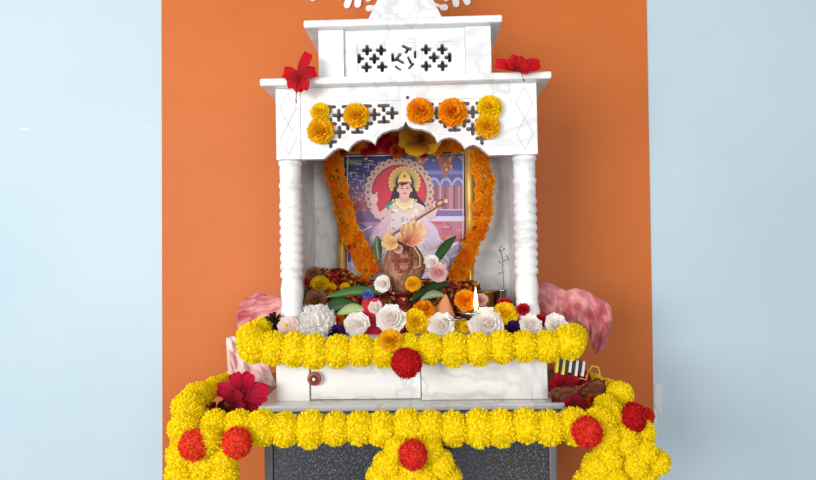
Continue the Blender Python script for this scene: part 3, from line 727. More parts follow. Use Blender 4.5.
def hib(label, px, py, Y, rpx, d, cin, cout, spin=0, W=.42, up=35, droop=-20, seed=1, st=(lin((236, 180, 60)), lin((240, 200, 60))), L=.8, ruf=.18, n=5, group=None, stam=True):
    p = at(px, py, Y); r = empty('hibiscus', p, label, 'flower', group)
    s = rpx / pxm(Y); r.scale = (s, s, s); face_dir(r, d, spin)
    for m in hibiscus_meshes('petal', cin, cout, seed, W, droop, up, n, 1.0, ruf): mk('petal', m, r)
    if stam: mk('stamen', stamen_mesh(st[0], st[1], L), r)
    mb = MB(); mb.lathe([(.03, -.25), (.10, -.2), (.13, -.08), (.05, -.03)], 10, lin((70, 110, 40))); mk('calyx', mb.mesh('calyx', LEAF, True), r)
    return r
# yellow hibiscus under the arch
hib('large mustard yellow hibiscus with dark red throat under the peak of the arch', 421, 141, .20, 21, (-.1, -1, .35), lin((150, 40, 14)), lin((232, 184, 34)), .6, W=.55, up=28, droop=0, seed=3, st=(lin((120, 60, 20)), lin((70, 60, 20))), L=.35, ruf=.08)

def hib2(label, px, py, Y, rpx, d, cin, cout, petals, stam=None):
    """flower with petals placed one by one: (angle deg, length, width, up, droop)"""
    p = at(px, py, Y); r_ = empty('hibiscus', p, label, 'flower'); s = rpx / pxm(Y); r_.scale = (s, s, s); face_dir(r_, d, 0)
    for az, L, W, up, dr in petals:
        mb = MB(); petal(mb, R(az), .03, 0, L, W, R(up), R(dr), cin, cout, nu=9, nv=8, cup=.15, ruf=.30, tip=.68); mk('petal', mb.mesh('petal', PETAL, True), r_)
    if stam:
        mb = MB(); mb.tube([(0, 0, .1), (stam[0] * .5, stam[1] * .5, .35), (stam[0], stam[1], .25)], [.03, .02, .02], 6, lin((150, 16, 30)))
        for k in range(10): mb.sphere((stam[0] + random.uniform(-.05, .05), stam[1] + random.uniform(-.12, .05), .25 + random.uniform(-.04, .04)), .028, 6, 4, lin((170, 40, 40)))
        mk('stamen', mb.mesh('stamen', PETAL, True), r_)
    mb = MB(); mb.lathe([(.03, -.25), (.10, -.2), (.13, -.08), (.05, -.03)], 10, lin((70, 110, 40))); mk('calyx', mb.mesh('calyx', LEAF, True), r_)
    return r_
# red hibiscus on the cornice
RIN, ROUT = lin((150, 4, 14)), lin((214, 14, 32))
hib2('red hibiscus with upright petal on the left end of the cornice', 299, 76, -.045, 18, (-.05, -1, .05), RIN, ROUT, [(62, 1.35, .30, 25, -5), (15, 1.0, .36, 30, -35), (165, .95, .36, 30, -30), (250, .8, .5, 25, -25), (285, .9, .5, 30, -30), (215, .7, .4, 30, -20)], (-.1, -1.5))
hib2('red wilted hibiscus lying on the right end of the cornice', 518, 69, -.035, 18, (0, -1, .25), RIN, ROUT, [(168, 1.3, .34, 30, -15), (140, .75, .5, 45, 0), (100, .6, .5, 50, 10), (45, .6, .4, 45, 0), (8, 1.25, .42, 30, -20), (-15, .6, .3, 40, -20)], (.22, -.85))
# marigolds tucked on the arch lattice
for x, y, r_, me, lb in [(320.5, 112.5, 8.5, MARY, 'small yellow marigold at the top left of the arch lattice'), (321, 131, 12, MARG, 'golden marigold below the small yellow one at the left of the arch lattice'), (356.5, 115.5, 11.5, MARG, 'golden marigold in the middle of the left half of the arch lattice'),
                         (420, 111.5, 12, MARB, 'deep orange marigold just right of the arch peak'), (452.5, 113, 13, MARB, 'light orange marigold in the middle of the right half of the arch lattice'), (489.5, 108, 11, MARY, 'yellow marigold at the top right of the arch lattice'), (487.5, 126.5, 11, MARG, 'yellow marigold lowest at the right of the arch lattice')]:
    flower(me, 'marigold', x, y, -.008, r_ * 1.05, (random.uniform(-.1, .1), -1, .1), label=lb, group='marigolds on the arch lattice')

# ---------------------------------------------------------------- heap of petals inside
def sm(a, b, v): t = max(0, min(1, (v - a) / (b - a))); return t * t * (3 - 2 * t)
def HP(x, y):
    s = sm(.03, .23, y)
    h = .010 + .088 * s
    h += .040 * sm(-.12, -.19, x) * s
    h *= 1 - .55 * sm(.17, .21, x)
    return z_fl1 + h
def hit(px, py, y0=.0, y1=.33):
    y = y0
    while y < y1:
        p = at(px, py, y)
        if p.z <= HP(p.x, p.y): return p
        y += .004
    return at(px, py, y1)
random.seed(41)
mb = MB(); rows = []
for i in range(24):
    y = .035 + (.262 - .035) * i / 23
    rows.append([(-.265 + .53 * j / 50, y, HP(-.265 + .53 * j / 50, y) - .005 + random.uniform(-.003, .003)) for j in range(51)])
pal = [lin(c_) for c_ in [(132, 20, 18), (160, 28, 24), (90, 22, 18), (196, 84, 16), (214, 150, 26), (120, 52, 28), (176, 60, 30), (96, 50, 30), (200, 110, 60), (190, 30, 60), (66, 84, 30), (200, 150, 120), (226, 110, 20), (236, 180, 40), (200, 40, 40), (224, 170, 150)]]
mb.grid(rows, lambda a, b: random.choice(pal[:3]))
# skirt to the floor
front = rows[0]; mb.add([p for p in front] + [(p[0], p[1], z_fl1) for p in front], [(k, 51 + k, 52 + k, k + 1) for k in range(50)], pal[2])
for side in (0, 50):
    e = [r_[side] for r_ in rows]; mb.add(e + [(p[0], p[1], z_fl1) for p in e], [(k, 24 + k, 25 + k, k + 1) for k in range(23)], pal[2])
for i in range(5200):
    x = random.uniform(-.262, .262); y = .04 + .22 * random.random(); z = HP(x, y)
    c_ = jit(random.choice(pal), .2)
    a = random.uniform(0, 6.28); L = random.uniform(.006, .015); w = L * random.uniform(.3, .7)
    d = Vector((math.cos(a), math.sin(a), random.uniform(-.5, .9))).normalized(); n = Vector((random.uniform(-.6, .6), random.uniform(-1.2, .2), 1)).normalized(); s = d.cross(n).normalized()
    p = Vector((x, y, z + random.uniform(-.002, .006)))
    mb.add([p - s * w * .4, p + s * w * .4, p + d * L * .6 + s * w + n * .001, p + d * L, p + d * L * .6 - s * w + n * .001], [(0, 1, 2, 3, 4)], c_)
tag(mk('petal_heap', mb.mesh('petal_heap', PETAL)), 'heap of loose red, orange and brown flower petals on the shrine floor', 'petals', kind='stuff')

# ---------------------------------------------------------------- kalash, coconut
kx = at(404.5, 320, .10)
kb = Vector((kx.x, .10, HP(kx.x, .10) - .03))
ztop = at(404.5, 292, .10).z; hk = ztop - kb.z
pot = empty('water_pot', kb, 'small copper ritual pot with red and white dots under the coconut', 'pot')
mb = MB(); mb.lathe([(.022, 0), (.024, .004), (.036, .2 * hk), (.041, .42 * hk), (.036, .66 * hk), (.024, .80 * hk), (.022, .86 * hk), (.031, .97 * hk), (.033, hk), (.030, hk), (.021, .87 * hk)], 32, capt=False)
pb = mk('pot_body', mb.mesh('pot_body', COPPER, True), pot)
mb = MB()
for ring, (rr, zf) in enumerate([(.0325, .99), (.0245, .80), (.0365, .66), (.041, .45)]):
    for k in range(18):
        a = 2 * PI * (k + .5 * ring) / 18; mb.sphere((rr * math.cos(a), rr * math.sin(a), zf * hk), .0035, 8, 5, lin(random.choice([(176, 14, 22), (150, 10, 20), (225, 190, 180)])))
mk('painted_dots', mb.mesh('painted_dots', PETAL, True), pot)
# coconut, pointed end up, husk fibres and vermilion
cz0 = ztop - .006; cz1 = at(404.5, 236, .10).z; ch = cz1 - cz0
def cnr(t):  # radius along height
    pts_ = [(0, .010), (.08, .024), (.2, .036), (.32, .047), (.45, .053), (.56, .052), (.7, .044), (.83, .032), (.93, .020), (1, .004)]
    for (a, ra), (b, rb) in zip(pts_[:-1], pts_[1:]):
        if a <= t <= b: return ra + (rb - ra) * (t - a) / (b - a)
random.seed(43)
mb = MB(); seg = 48; rows = []
ctc = [lin(c_) for c_ in [(160, 114, 90), (150, 104, 80), (172, 126, 100), (142, 94, 74)]]
for i in range(41):
    t = i / 40; r_ = cnr(t); row = []
    for k in range(seg + 1):
        a = 2 * PI * k / seg; rr = r_ * (1 + .03 * math.sin(3 * a + 1) + .008 * math.sin(k * 2.6) * math.sin(t * 3)); row.append((rr * math.cos(a), rr * math.sin(a), t * ch))
    rows.append(row)
cc = {}
def ccol(a, b):
    k = (int(b * seg), int(a * 12)); base = random.choice(ctc)
    if k not in cc: cc[k] = jit(base, .06)
    ang = 2 * PI * b; x = math.cos(ang); z = a
    red = 0
    if math.sin(ang) < 0:
        u, v = x * cnr(min(1, a)) / .05, (a - .58) / .3
        if abs(u) < .62 and abs(v) < .75 and (abs(abs(u) - .12 - .25 * abs(math.sin(v * 5))) < .16 or abs(v) < .15): red = .9
    return mixc(cc[k], lin((108, 8, 26)), red * random.uniform(.5, 1))
mb.grid(rows, ccol)
for i in range(260):
    a = random.uniform(0, 6.28); t = random.uniform(.02, .9); l = random.uniform(.06, .2)
    ps = [(cnr(min(.99, t + l * u)) * 1.03 * math.cos(a + .1 * u), cnr(min(.99, t + l * u)) * 1.03 * math.sin(a + .1 * u), (t + l * u) * ch) for u in (0, .33, .66, 1)]
    mb.tube(ps, .0005, 3, jit(random.choice(ctc + [lin((190, 150, 120))]), .1))
cn = mk('coconut', mb.mesh('coconut', VDRY, True)); cn.location = (kb.x, kb.y, cz0)
tag(cn, 'brown husked coconut marked with red vermilion, standing on the copper pot', 'coconut')

def leaf_obj(name, a, b, w, label, col, cup=.25, bend=(0, 0, .01), side=None, cat='leaf'):
    a, b = Vector(a), Vector(b); d = b - a; side = (Vector(side) if side else d.cross(Vector((0, -1, .3)))).normalized(); n = side.cross(d).normalized()
    mb = MB(); rows = []; N = 14
    for i in range(N + 1):
        s = i / N; ww = w * math.sin(PI * (s * .93 + .05)) ** .8; p = d * s + Vector(bend) * math.sin(PI * s)
        rows.append([tuple(p + side * ww * t + n * (-cup * ww * abs(t)) + n * .0006 * math.sin(s * 30) * abs(t)) for t in (-1, -.5, -.06, .06, .5, 1)])
    mb.grid(rows, lambda i, j: jit(mixc(lin(col), lin((170, 186, 90)), .5 if .4 < j < .6 else 0), .05))
    mb2 = MB(); 
    o = mk(name, mb.mesh(name, LEAF, True)); o.location = a
    md = o.modifiers.new('thick', 'SOLIDIFY'); md.thickness = .0008
    return tag(o, label, cat)
def L2(px0, py0, Y0, px1, py1, Y1, w, label, col, **k): return leaf_obj('mango_leaf', at(px0, py0, Y0), at(px1, py1, Y1), w / pxm(Y0), label, col, **k)
L2(432, 268, .085, 456, 236, .13, 5, 'dark green leaf pointing up to the right of the coconut', (44, 78, 28))
L2(386, 292, .07, 326, 297, .045, 5, 'long green leaf lying left of the copper pot', (62, 98, 40))
L2(410, 300, .06, 452, 283, .12, 5.5, 'dark green leaf reaching right behind the white and pink roses', (36, 62, 26))
L2(322, 313, .03, 356, 304, .05, 8, 'broad dark green leaf behind the fluffy white carnation', (42, 78, 34))
L2(337, 314, .012, 368, 311, .02, 5.5, 'pale green leaf with pinkish edge above the white rose', (150, 168, 110))
L2(379, 262, .125, 377, 236, .13, 4, 'green leaf standing behind the left side of the coconut', (60, 86, 40))
L2(446, 296, .04, 420, 300, .035, 4, 'short grey green leaf lying right of the pot', (120, 132, 96))
L2(418, 312, .03, 432, 296, .06, 5, 'mid green leaf beneath the pink rose', (60, 92, 40))

# peach flowers on the coconut
PI_, PO_ = lin((216, 166, 110)), lin((244, 212, 156))
def peach(px, py, Y, r_, d, sp, lb, seed, n=5):
    o = hib(lb, px, py, Y, r_, d, PI_, PO_, sp, W=.40, up=58, droop=40, seed=seed, st=(lin((190, 40, 40)), lin((190, 60, 40))), L=.35, ruf=.1, n=n); o.name = 'peach_flower'
hib2('peach coloured flower facing left on top of the coconut', 394, 243, .045, 14, (-.25, -1, .1), PI_, PO_, [(175, .95, .42, 55, 30), (140, .95, .40, 55, 30), (215, .8, .4, 55, 30), (90, .6, .35, 60, 40), (290, .6, .35, 50, 30)]).name = 'peach_flower'
hib2('larger peach flower with red centre on top of the coconut', 407, 242, .035, 20, (.1, -1, .1), lin((190, 70, 60)), PO_, [(92, .95, .34, 35, 25), (62, 1.15, .34, 30, 20), (35, 1.05, .34, 30, 15), (8, .8, .3, 30, 10), (125, .55, .3, 40, 20)]).name = 'peach_flower'
mb = MB(); q0 = at(404, 243, .04); mb.tube([Vector((0, 0, 0)), at(414, 247, .035) - q0, at(420, 256, .035) - q0, at(420, 266, .04) - q0, at(414, 268, .045) - q0], .0018, 6, lin((222, 186, 160)))
o = mk('flower_stalk', mb.mesh('flower_stalk', PETAL, True)); o.location = q0; tag(o, 'thin pale curved stalk hanging down the right face of the coconut', 'stalk')
random.seed(50)
flower(ROSEP, 'pale_bud', 398, 249, .045, 6, (0, -1, .3), label='tiny pale blossom below the peach flowers on the coconut')

# ---------------------------------------------------------------- flowers
WG = 'white roses in the front row'
for x, y, r_, me, Y, lb in [(288.5, 327, 12.5, ROSEO[0], -.022, 'pinkish white open rose with yellow centre at the left end of the front row'), (317, 323.5, 17.5, CARN, -.005, 'fluffy white carnation, second from the left in the front row'),
                            (357, 325.5, 15, ROSEW[0], -.005, 'creamy white rose right beside the purple flower'), (391, 319.5, 18, ROSEW[1], -.002, 'wide white rose above the red petals in front of the copper pot'),
                            (441, 325.5, 15.5, ROSEW[2], -.012, 'round white rose right of the yellow marigold in the front row'), (486, 325, 20, ROSEW[0], -.012, 'largest white rose, below the candle flame'),
                            (530, 325, 13, ROSEW[1], -.024, 'small white rose at the foot of the right column'), (556, 324.5, 13, ROSEW[2], -.024, 'white rose at the right end of the front row')]:
    flower(me, 'carnation' if me is CARN else 'rose', x, y, Y, r_, (random.uniform(-.15, .15), -1, random.uniform(.25, .5)), label=lb, cat='rose' if me is not CARN else 'flower', group=WG)
mb = MB(); mb.sphere((0, 0, 0), .0045, 12, 8, lin((226, 176, 50))); yc_ = mk('flower_centre', mb.mesh('flower_centre', PETAL, True), bpy.data.objects['rose']); yc_.matrix_parent_inverse = Matrix.Identity(4); yc_.location = (0, 0, .42); sc_ = 1 / bpy.data.objects['rose'].scale.x; yc_.scale = (sc_, sc_, sc_); yc_['label'] = 'yellow centre'
flower(ROSEW[2], 'rose', 383, 284, .045, 10, (-.3, -1, .3), label='small white rose left of the foot of the coconut', cat='rose')
flower(ROSEW[1], 'rose', 432, 262, .06, 9, (-.2, -1, .3), label='white rose at the right side of the coconut', cat='rose')
flower(ROSEP, 'rose', 438, 273, .04, 12, (.1, -1, .3), label='pale pink rose right of the coconut', cat='rose')
flower(ROSEW[0], 'rose', 376, 308, .02, 9, (0, -1, .7), label='white rose half hidden behind the wide white rose', cat='rose')
flower(MARY, 'marigold', 417.5, 322, .0, 13, (.1, -1, .4), label='bright yellow marigold between two white roses in front of the pot')
flower(MARG, 'marigold', 391, 341, -.095, 11.5, (0, -1, .7), label='golden marigold resting on the middle of the upper garland')
flower(MARB, 'marigold', 424, 311, .015, 11, (0, -.6, 1), label='orange marigold behind the bright yellow one', group=None)
flower(MARG, 'marigold', 413, 284, .05, 7.5, (0, -1, .5), label='small golden marigold at the lower right of the coconut')
flower(MARB, 'marigold', 466, 301, .03, 11, (0, -1, .7), label='orange marigold left of the candle flame')
flower(MARY, 'marigold', 505, 315, .005, 12, (.1, -1, .7), label='yellow marigold behind the largest white rose')
flower(MARY, 'marigold', 459, 325, .01, 7.5, (0, -1, .5), label='small yellow marigold left of the largest white rose')
flower(MARY, 'marigold', 466, 327, -.0, 6, (0, -1, .5), label='tiny yellow marigold touching the largest white rose')
flower(MARR, 'marigold', 338, 320, .02, 8, (0, -1, .5), label='orange marigold between the carnation and the creamy rose')
flower(MARY, 'marigold', 320, 285, hit(320, 285).y, 9, (0, -1, .6), label='yellow marigold on the left side of the petal heap')
flower(MARG, 'marigold', 330, 290, hit(330, 290).y, 7, (0, -1, .6), label='golden marigold beside the yellow one on the left petal heap')
flower(MARY, 'marigold', 310, 303, hit(310, 303).y, 5, (0, -1, .6), label='tiny yellow marigold low on the left petal heap')
flower(MARY, 'marigold', 345, 288, hit(345, 288).y, 5, (0, -1, .6), label='small yellow bloom at the lower left corner of the picture frame')
flower(MARG, 'marigold', 490, 303, hit(490, 303).y, 8, (0, -1, .6), label='dark gold marigold left of the steel incense holder')
DRY = ruffle_mesh('dried_flower', lin((150, 96, 66)), lin((206, 150, 112)), 80, 15, L=.5, W=.3, flat=.7, low=-.1)
flower(DRY, 'dried_flower', 316, 301, hit(316, 301).y, 12, (0, -1, .5), label='brown dried flower low on the left petal heap')
flower(DRY, 'dried_flower', 314, 274, hit(314, 276).y, 8, (0, -1, .8), label='brown dried flower topping the left petal heap')
random.seed(52)
for i, (x, y, r_, lb) in enumerate([(334, 279, 6, 'dark red rose on the left petal heap beside the frame'), (305, 282, 6, 'dark red rose against the left column'), (361, 302, 6, 'crimson rose behind the pale green leaf'), (447, 289, 6, 'crimson rose right of the copper pot'), (464, 289, 5, 'magenta rose at the lower right corner of the frame'), (452, 303, 5, 'crimson rose left of the peach shells')]):
    p = hit(x, y); flower(ROSER, 'rose', x, y, p.y, r_, (random.uniform(-.3, .3), -1, .6), label=lb, cat='rose')
ROSEM = rose_mesh('rose', lin((160, 10, 40)), lin((200, 20, 40)), 9)
flower(ROSEM, 'rose', 505, 305, .05, 9, (0, -1, .5), label='red rose in front of the steel incense holder', cat='rose')
flower(ROSEM, 'rose', 523, 310, -.012, 8, (0, -1, .5), label='red rose against the foot of the right column', cat='rose')
flower(ROSEM, 'rose', 541, 321, .0, 8, (0, -1, .5), label='red rose between the two white roses at the right end', cat='rose')
CR, CR2 = lin((170, 16, 40)), lin((222, 50, 72))
hib('coral red hibiscus beneath the wide white rose', 374, 325, .012, 25, (-.1, -1, .25), CR, CR2, .4, W=.5, up=12, droop=-5, ruf=.3, seed=31, stam=False)
hib('red hibiscus under the right edge of the wide white rose', 403, 329, .006, 19, (.1, -1, .2), lin((130, 6, 16)), lin((204, 20, 40)), .9, W=.40, up=10, droop=-15, seed=32, stam=False)
PUR = ruffle_mesh('purple_flower', lin((34, 12, 52)), lin((70, 28, 104)), 40, 17, L=.55, W=.3, flat=.4, low=.0)
flower(PUR, 'purple_flower', 337, 333, -.018, 9, (0, -1, .5), label='dark purple flower between the carnation and the creamy rose')
flower(PUR, 'purple_flower', 512, 328, -.015, 9, (0, -1, .5), label='dark purple flower right of the largest white rose')
BLU = ruffle_mesh('blue_flower', lin((60, 80, 170)), lin((120, 140, 220)), 24, 18, L=.6, W=.3, flat=.4, low=.2)
flower(BLU, 'blue_flower', 368, 295, .05, 6, (0, -1, .6), label='small blue flower left of the copper pot')
DKL = ruffle_mesh('black_flower', lin((30, 16, 24)), lin((66, 40, 48)), 20, 19, L=.7, W=.22, flat=.4, low=.1)
flower(DKL, 'dark_flower', 274, 322, .0, 10, (-.4, -1, .3), label='withered blackish flower at the foot of the left column')
flower(ROSEP, 'rose', 481, 300, .05, 8, (.2, -1, .3), label='pale pink blossom just behind the candle flame', cat='flower')
# peach shells
SH = lin((214, 140, 96)), lin((238, 176, 128))
for x, y, w, h, lb in [(444, 313, 12, 19, 'tall peach coloured petal cone left of the candle'), (437, 316, 11, 12, 'low peach coloured petal cone beside the tall one')]:
    p = at(x, y, .03); mb = MB(); k_ = 1 / pxm(.03); rows = []
    for i in range(10):
        s = i / 9; rows.append([((w * k_ * (1 - s) ** .8) * math.sin(R(-100 + 20 * j)) + s * s * .006, -(w * k_ * (1 - s) ** .8) * .6 * math.cos(R(-100 + 20 * j)), h * k_ * s - .01 * (1 - s)) for j in range(11)])
    mb.grid(rows, lambda a, b: mixc(SH[0], SH[1], b)); o = mk('petal_cone', mb.mesh('petal_cone', PETAL, True)); o.location = p
    o.modifiers.new('t', 'SOLIDIFY').thickness = .001
    tag(o, lb, 'petal')

# ---------------------------------------------------------------- lamp with flame
lp = at(472, 316, .012); lp.z = max(lp.z, z_fl1 + .012)
dy = empty('oil_lamp', lp, 'small metal oil lamp with a lit flame behind the largest white rose', 'lamp')
mb = MB(); mb.lathe([(.012, -.012), (.014, -.010), (.008, -.006), (.020, 0), (.030, .006), (.034, .010), (.032, .010), (.02, .004)], 28, capt=False); mk('lamp_bowl', mb.mesh('lamp_bowl', STEEL, True), dy)
mb = MB(); mb.tube([(.004, -.0, .004), (.006, -.004, .012), (.008, -.006, .020)], .0022, 6); mk('wick', mb.mesh('wick', WAX, True), dy)
fm, nt, b = newmat('flame'); em = nt.nodes.new('ShaderNodeEmission'); em.inputs['Color'].default_value = (1, .78, .42, 1); em.inputs['Strength'].default_value = 9
nt.links.new(em.outputs[0], nt.nodes['Material Output'].inputs['Surface'])
mb = MB(); mb.lathe([(.0008, 0), (.0035, .004), (.0052, .011), (.0048, .020), (.0034, .032), (.0016, .044), (.0004, .054)], 16, c=(.009, -.006, .014)); fl = mk('flame', mb.mesh('flame', fm, True), dy)
mb = MB(); pm_ = at(448, 318, .0); mb.lathe([(.001, -.003), (.03, -.003), (.034, .0), (.031, .001), (.001, -.001)], 28, capb=False, capt=False); o = mk('small_plate', mb.mesh('small_plate', STEEL, True)); o.location = pm_ + Vector((.012, .0, 0)); tag(o, 'small shiny metal plate left of the oil lamp', 'plate')

# incense holder with burnt stick
ip = at(502.5, 306, .10); ih = empty('incense_holder', ip, 'steel cup incense holder before the right side of the back wall', 'holder')
mb = MB(); mb.lathe([(.014, -.02), (.014, .0), (.013, .038), (.0145, .040), (.0125, .040), (.011, .0)], 24, capt=False); mk('cup', mb.mesh('cup', STEEL, True), ih)
i0 = ip + Vector((0, 0, .0)); mb = MB()
A = [at(503.5, 306, .10), at(503.8, 285, .10), at(503, 270, .10), at(502.5, 258, .10), at(500, 249, .10)]
mb.tube([p - i0 for p in A], [.0013, .0012, .0010, .0010, .0009], 6, lin((112, 92, 66)))
for a, b in [((503, 262), (508, 259)), ((508, 259), (507, 256)), ((502.5, 256), (499, 250)), ((503, 272), (499, 273.5)), ((501, 252), (504, 249)), ((503.5, 266), (499.5, 262)), ((500, 249), (501.5, 246.5))]:
    mb.tube([at(*a, .10) - i0, at(*b, .10) - i0], .0008, 5, lin((96, 84, 62))); mb.sphere(at(*b, .10) - i0, .0022, 8, 5, lin((108, 98, 74)))
o = mk('dried_sprig', mb.mesh('dried_sprig', VDRY, True)); o.location = i0; tag(o, 'thin dried sprig standing in the steel cup', 'sprig')
gp = at(488, 306, .12); mb = MB(); mb.lathe([(.020, -.02), (.022, .0), (.025, .036), (.026, .038), (.024, .037), (.020, .0)], 28, capt=False); o = mk('brass_cup', mb.mesh('brass_cup', BRASS, True)); o.location = gp; tag(o, 'wide brass cup behind the flowers left of the incense holder', 'cup')

# ---------------------------------------------------------------- pink cloths
def cloth(name, label, cols, Y, amp, waves, mat, thick=.0015, seed=1, n=90, m=26, bulge=1):
    """cols: list of (top px, top py, bottom px, bottom py); pleats run from top to bottom"""
    rs = random.Random(seed); ph = [rs.uniform(0, 6) for _ in range(4)]
    def ip_(t):
        k = min(int(t * (len(cols) - 1)), len(cols) - 2); u = t * (len(cols) - 1) - k; u = u * u * (3 - 2 * u) * .5 + u * .5
        return [cols[k][i] * (1 - u) + cols[k + 1][i] * u for i in range(4)]
    p0 = at(cols[0][0], cols[0][1], Y); mb = MB(); rows = []
    for i in range(n + 1):
        t = i / n; a = ip_(t); row = []
        for j in range(m + 1):
            s = j / m
            yy = Y + amp * (math.sin(waves * 2 * PI * t + ph[0] + 1.5 * s) * (.35 + .65 * s) + .5 * math.sin(waves * 4.3 * PI * t + ph[1] - 2 * s) * s) - bulge * amp * 2.2 * math.sin(PI * s) + .004 * math.sin(9 * s + 14 * t) + .003 * math.sin(17 * s - 23 * t)
            x = a[0] * (1 - s) + a[2] * s; y = a[1] * (1 - s) + a[3] * s + 2.0 * math.sin(waves * 2 * PI * t + ph[2]) * s
            row.append(tuple(at(x, y, yy) - p0))
        rows.append(row)
    mb.grid(rows); o = mk(name, mb.mesh(name, mat, True)); o.location = p0
    o.modifiers.new('t', 'SOLIDIFY').thickness = thick
    return tag(o, label, 'cloth')
cloth('pink_cloth', 'pink satin cloth bunched behind the left column', [(284, 297, 268, 296), (285, 299, 256, 294), (286, 301, 245, 298), (287, 303, 238, 308), (288, 306, 236, 318), (289, 309, 239, 332), (290, 313, 256, 330), (290, 318, 272, 324)], .10, .007, 5, PINK, seed=2, bulge=.2)
cloth('pink_cloth', 'pale pink gauzy cloth hanging below the left end of the upper garland', [(226, 338, 228, 372), (232, 336, 238, 388), (240, 338, 248, 392), (250, 345, 262, 388), (262, 350, 276, 384)], .06, .006, 3, PINKP, seed=3)
cloth('pink_cloth', 'pink satin cloth swagged behind the right column and hanging at its tip', [(534, 284, 538, 310), (548, 282, 546, 315), (558, 287, 556, 319), (566, 291, 566, 320), (575, 288, 578, 323), (588, 291, 590, 330), (598, 298, 591, 347), (605, 301, 596, 352), (611, 308, 605, 350), (612, 318, 608, 335)], .12, .009, 5, PINK, seed=4, bulge=.25)

# ---------------------------------------------------------------- things on the granite, left
hib2('large magenta red hibiscus on the granite left of the shrine base', 243, 391, -.03, 24, (-.05, -1, .2), lin((130, 4, 34)), lin((206, 14, 60)), [(112, .85, .30, 40, 10), (58, .9, .32, 40, 10), (-5, 1.15, .44, 35, -10), (-35, 1.0, .5, 30, -20), (222, .9, .36, 35, -15), (176, 1.1, .34, 35, -20), (270, .5, .3, 40, 0)])
hib('magenta red hibiscus lying in front of the larger one, left of the shrine', 232, 405, -.05, 16, (-.3, -1, .4), lin((110, 4, 26)), lin((186, 10, 46)), R(60), W=.38, up=20, droop=-10, seed=42, stam=False)
mb = MB(); random.seed(61)
for k in range(30): mb.sphere((random.uniform(-.022, .022), random.uniform(-.012, .012), random.uniform(0, .026)), random.uniform(.004, .007), 8, 6, lin(random.choice([(130, 30, 26), (160, 70, 30), (96, 24, 24), (176, 110, 60)])))
o = mk('seed_cluster', mb.mesh('seed_cluster', PETAL, True)); pp = at(219, 405, -.06); pp.z = ZG + .002; o.location = pp; tag(o, 'cluster of reddish brown dried berries at the left edge of the granite', 'berries')
# right
hib('crimson hibiscus under the upper garland at the right of the shrine base', 563, 386, .02, 17, (.2, -1, .2), lin((120, 4, 26)), lin((190, 10, 50)), R(40), W=.44, up=20, droop=-5, seed=43, stam=False)
hib('crimson hibiscus beside the packet right of the shrine base', 578, 378, .05, 13, (.2, -1, .3), lin((120, 4, 26)), lin((186, 10, 46)), R(10), W=.44, up=20, droop=-5, seed=44, stam=False)
hib('dark crimson hibiscus under the brown bark, right of the base slab', 574, 405, -.05, 11, (0, -1, .3), lin((100, 4, 20)), lin((168, 8, 38)), R(70), W=.44, up=20, droop=-5, seed=45, stam=False)
flower(MARR, 'marigold', 594, 401, -.03, 10, (0, -1, .3), label='red and orange marigold under the brown bark on the right')
mb = MB(); a, b = at(551, 398, -.045), at(606, 386, -.045); rows = []; random.seed(62)
for i in range(26):
    s = i / 25; p = (b - a) * s; hh = (8.5 + 1.5 * math.sin(s * 9)) / pxm(-.045) * (1 if s < .9 else .75)
    rows.append([(p.x + .004 * math.sin(j), p.y + .012 * math.cos(R(j * 30)) + .006, p.z + hh * math.cos(R(180 - 30 * j)) + .0012 * math.sin(i * 1.3 + j * 2.1)) for j in range(7)] )
brk = [lin(c_) for c_ in [(104, 60, 42), (130, 78, 52), (86, 40, 34), (134, 40, 40), (120, 90, 60)]]
mb.grid(rows, lambda u, v: jit(brk[int(v * 6 + 3 * math.sin(u * 6)) % 5], .15)); o = mk('bark_strip', mb.mesh('bark_strip', VDRY, True)); o.location = a; o.modifiers.new('t', 'SOLIDIFY').thickness = .003
tag(o, 'brown and dark red strip of dried bark lying right of the shrine base', 'bark')
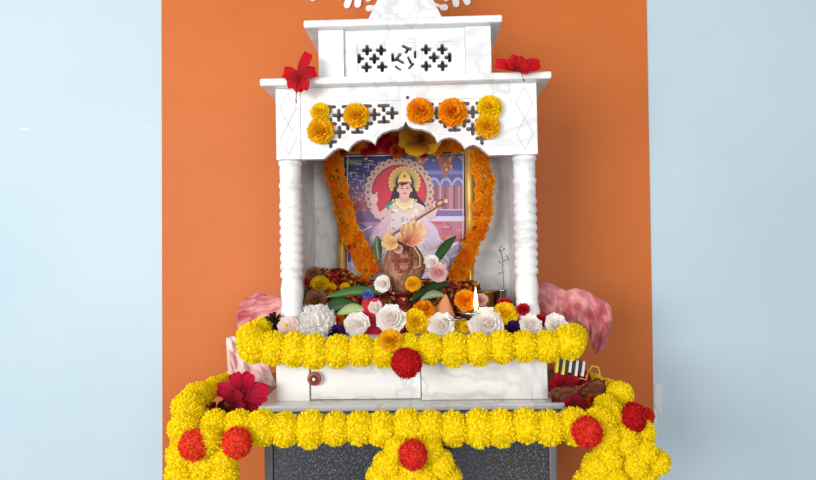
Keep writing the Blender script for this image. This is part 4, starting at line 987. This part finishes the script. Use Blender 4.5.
# striped packet
pk = MB(); a = at(558, 367, .0); k_ = 1 / pxm(.0)
for i, cc_ in enumerate([(226, 204, 60), (40, 36, 34), (228, 206, 70), (40, 36, 34), (224, 220, 210), (36, 34, 34), (222, 216, 206), (36, 34, 34), (214, 210, 200)]):
    x0 = (-2 + i * 3.2) * k_; pk.box(x0, x0 + 3.2 * k_ * .8, 0, .012, -.013 + .004 * math.sin(i * 2), .02, lin(cc_))
o = mk('striped_packet', pk.mesh('striped_packet', vmat('printed foil', .35, .5))); o.location = a; o.rotation_euler = (0, R(8), 0); tag(o, 'yellow, black and white striped packet tucked under the right end of the upper garland', 'packet')
mb = MB(); q0 = at(582, 378, .03); mb.tube([at(x, y, .03) - q0 for x, y in [(577, 383), (580, 378), (586, 380), (588, 372), (592, 366), (598, 367), (600, 373), (597, 379)]], .0022, 6, lin((222, 196, 90)))
o = mk('raffia_loop', mb.mesh('raffia_loop', PETAL, True)); o.location = q0; tag(o, 'curled yellow raffia loop beside the bark on the right', 'ribbon')

# ---------------------------------------------------------------- light
w = bpy.data.worlds.new('world'); S.world = w; w.use_nodes = True
bg = w.node_tree.nodes['Background']; bg.inputs[0].default_value = (.93, .96, 1.0, 1); bg.inputs[1].default_value = .78
def area(name, loc, tgt, sx, sy, e, col):
    l = bpy.data.lights.new(name, 'AREA'); l.shape = 'RECTANGLE'; l.size = sx; l.size_y = sy; l.energy = e; l.color = col
    o = bpy.data.objects.new(name, l); COL.objects.link(o); o.location = loc; o.rotation_euler = (Vector(tgt) - Vector(loc)).to_track_quat('-Z', 'Y').to_euler()
area('window_light', (-2.1, -3.4, 1.55), (0, .3, 1.15), 1.9, 1.6, 160, (1, .985, .96))
area('shrine_fill', (.9, -3.6, 1.45), (0, .3, 1.1), 1.4, 1.0, 55, (1, .97, .93))  # added frontal fill to brighten the inside of the shrine
l = bpy.data.lights.new('floor_spot', 'SPOT'); l.energy = 420; l.spot_size = R(38); l.spot_blend = .6; l.shadow_soft_size = .1; l.color = (.9, .95, 1)  # added spot, brightens unseen floor at left for the granite panel to reflect
o = bpy.data.objects.new('floor_spot', l); COL.objects.link(o); o.location = (-3.0, -3.4, 2.6); o.rotation_euler = (Vector((-1.0, -2.1, 0)) - Vector(o.location)).to_track_quat('-Z', 'Y').to_euler()
nt = w.node_tree; tc = nt.nodes.new('ShaderNodeTexCoord'); sx = nt.nodes.new('ShaderNodeSeparateXYZ'); mr = nt.nodes.new('ShaderNodeMapRange')
nt.links.new(tc.outputs['Generated'], sx.inputs[0]); nt.links.new(sx.outputs[0], mr.inputs[0])
mr.inputs[1].default_value = -1; mr.inputs[2].default_value = 1; mr.inputs[3].default_value = .72; mr.inputs[4].default_value = .45
nt.links.new(mr.outputs[0], bg.inputs[1])
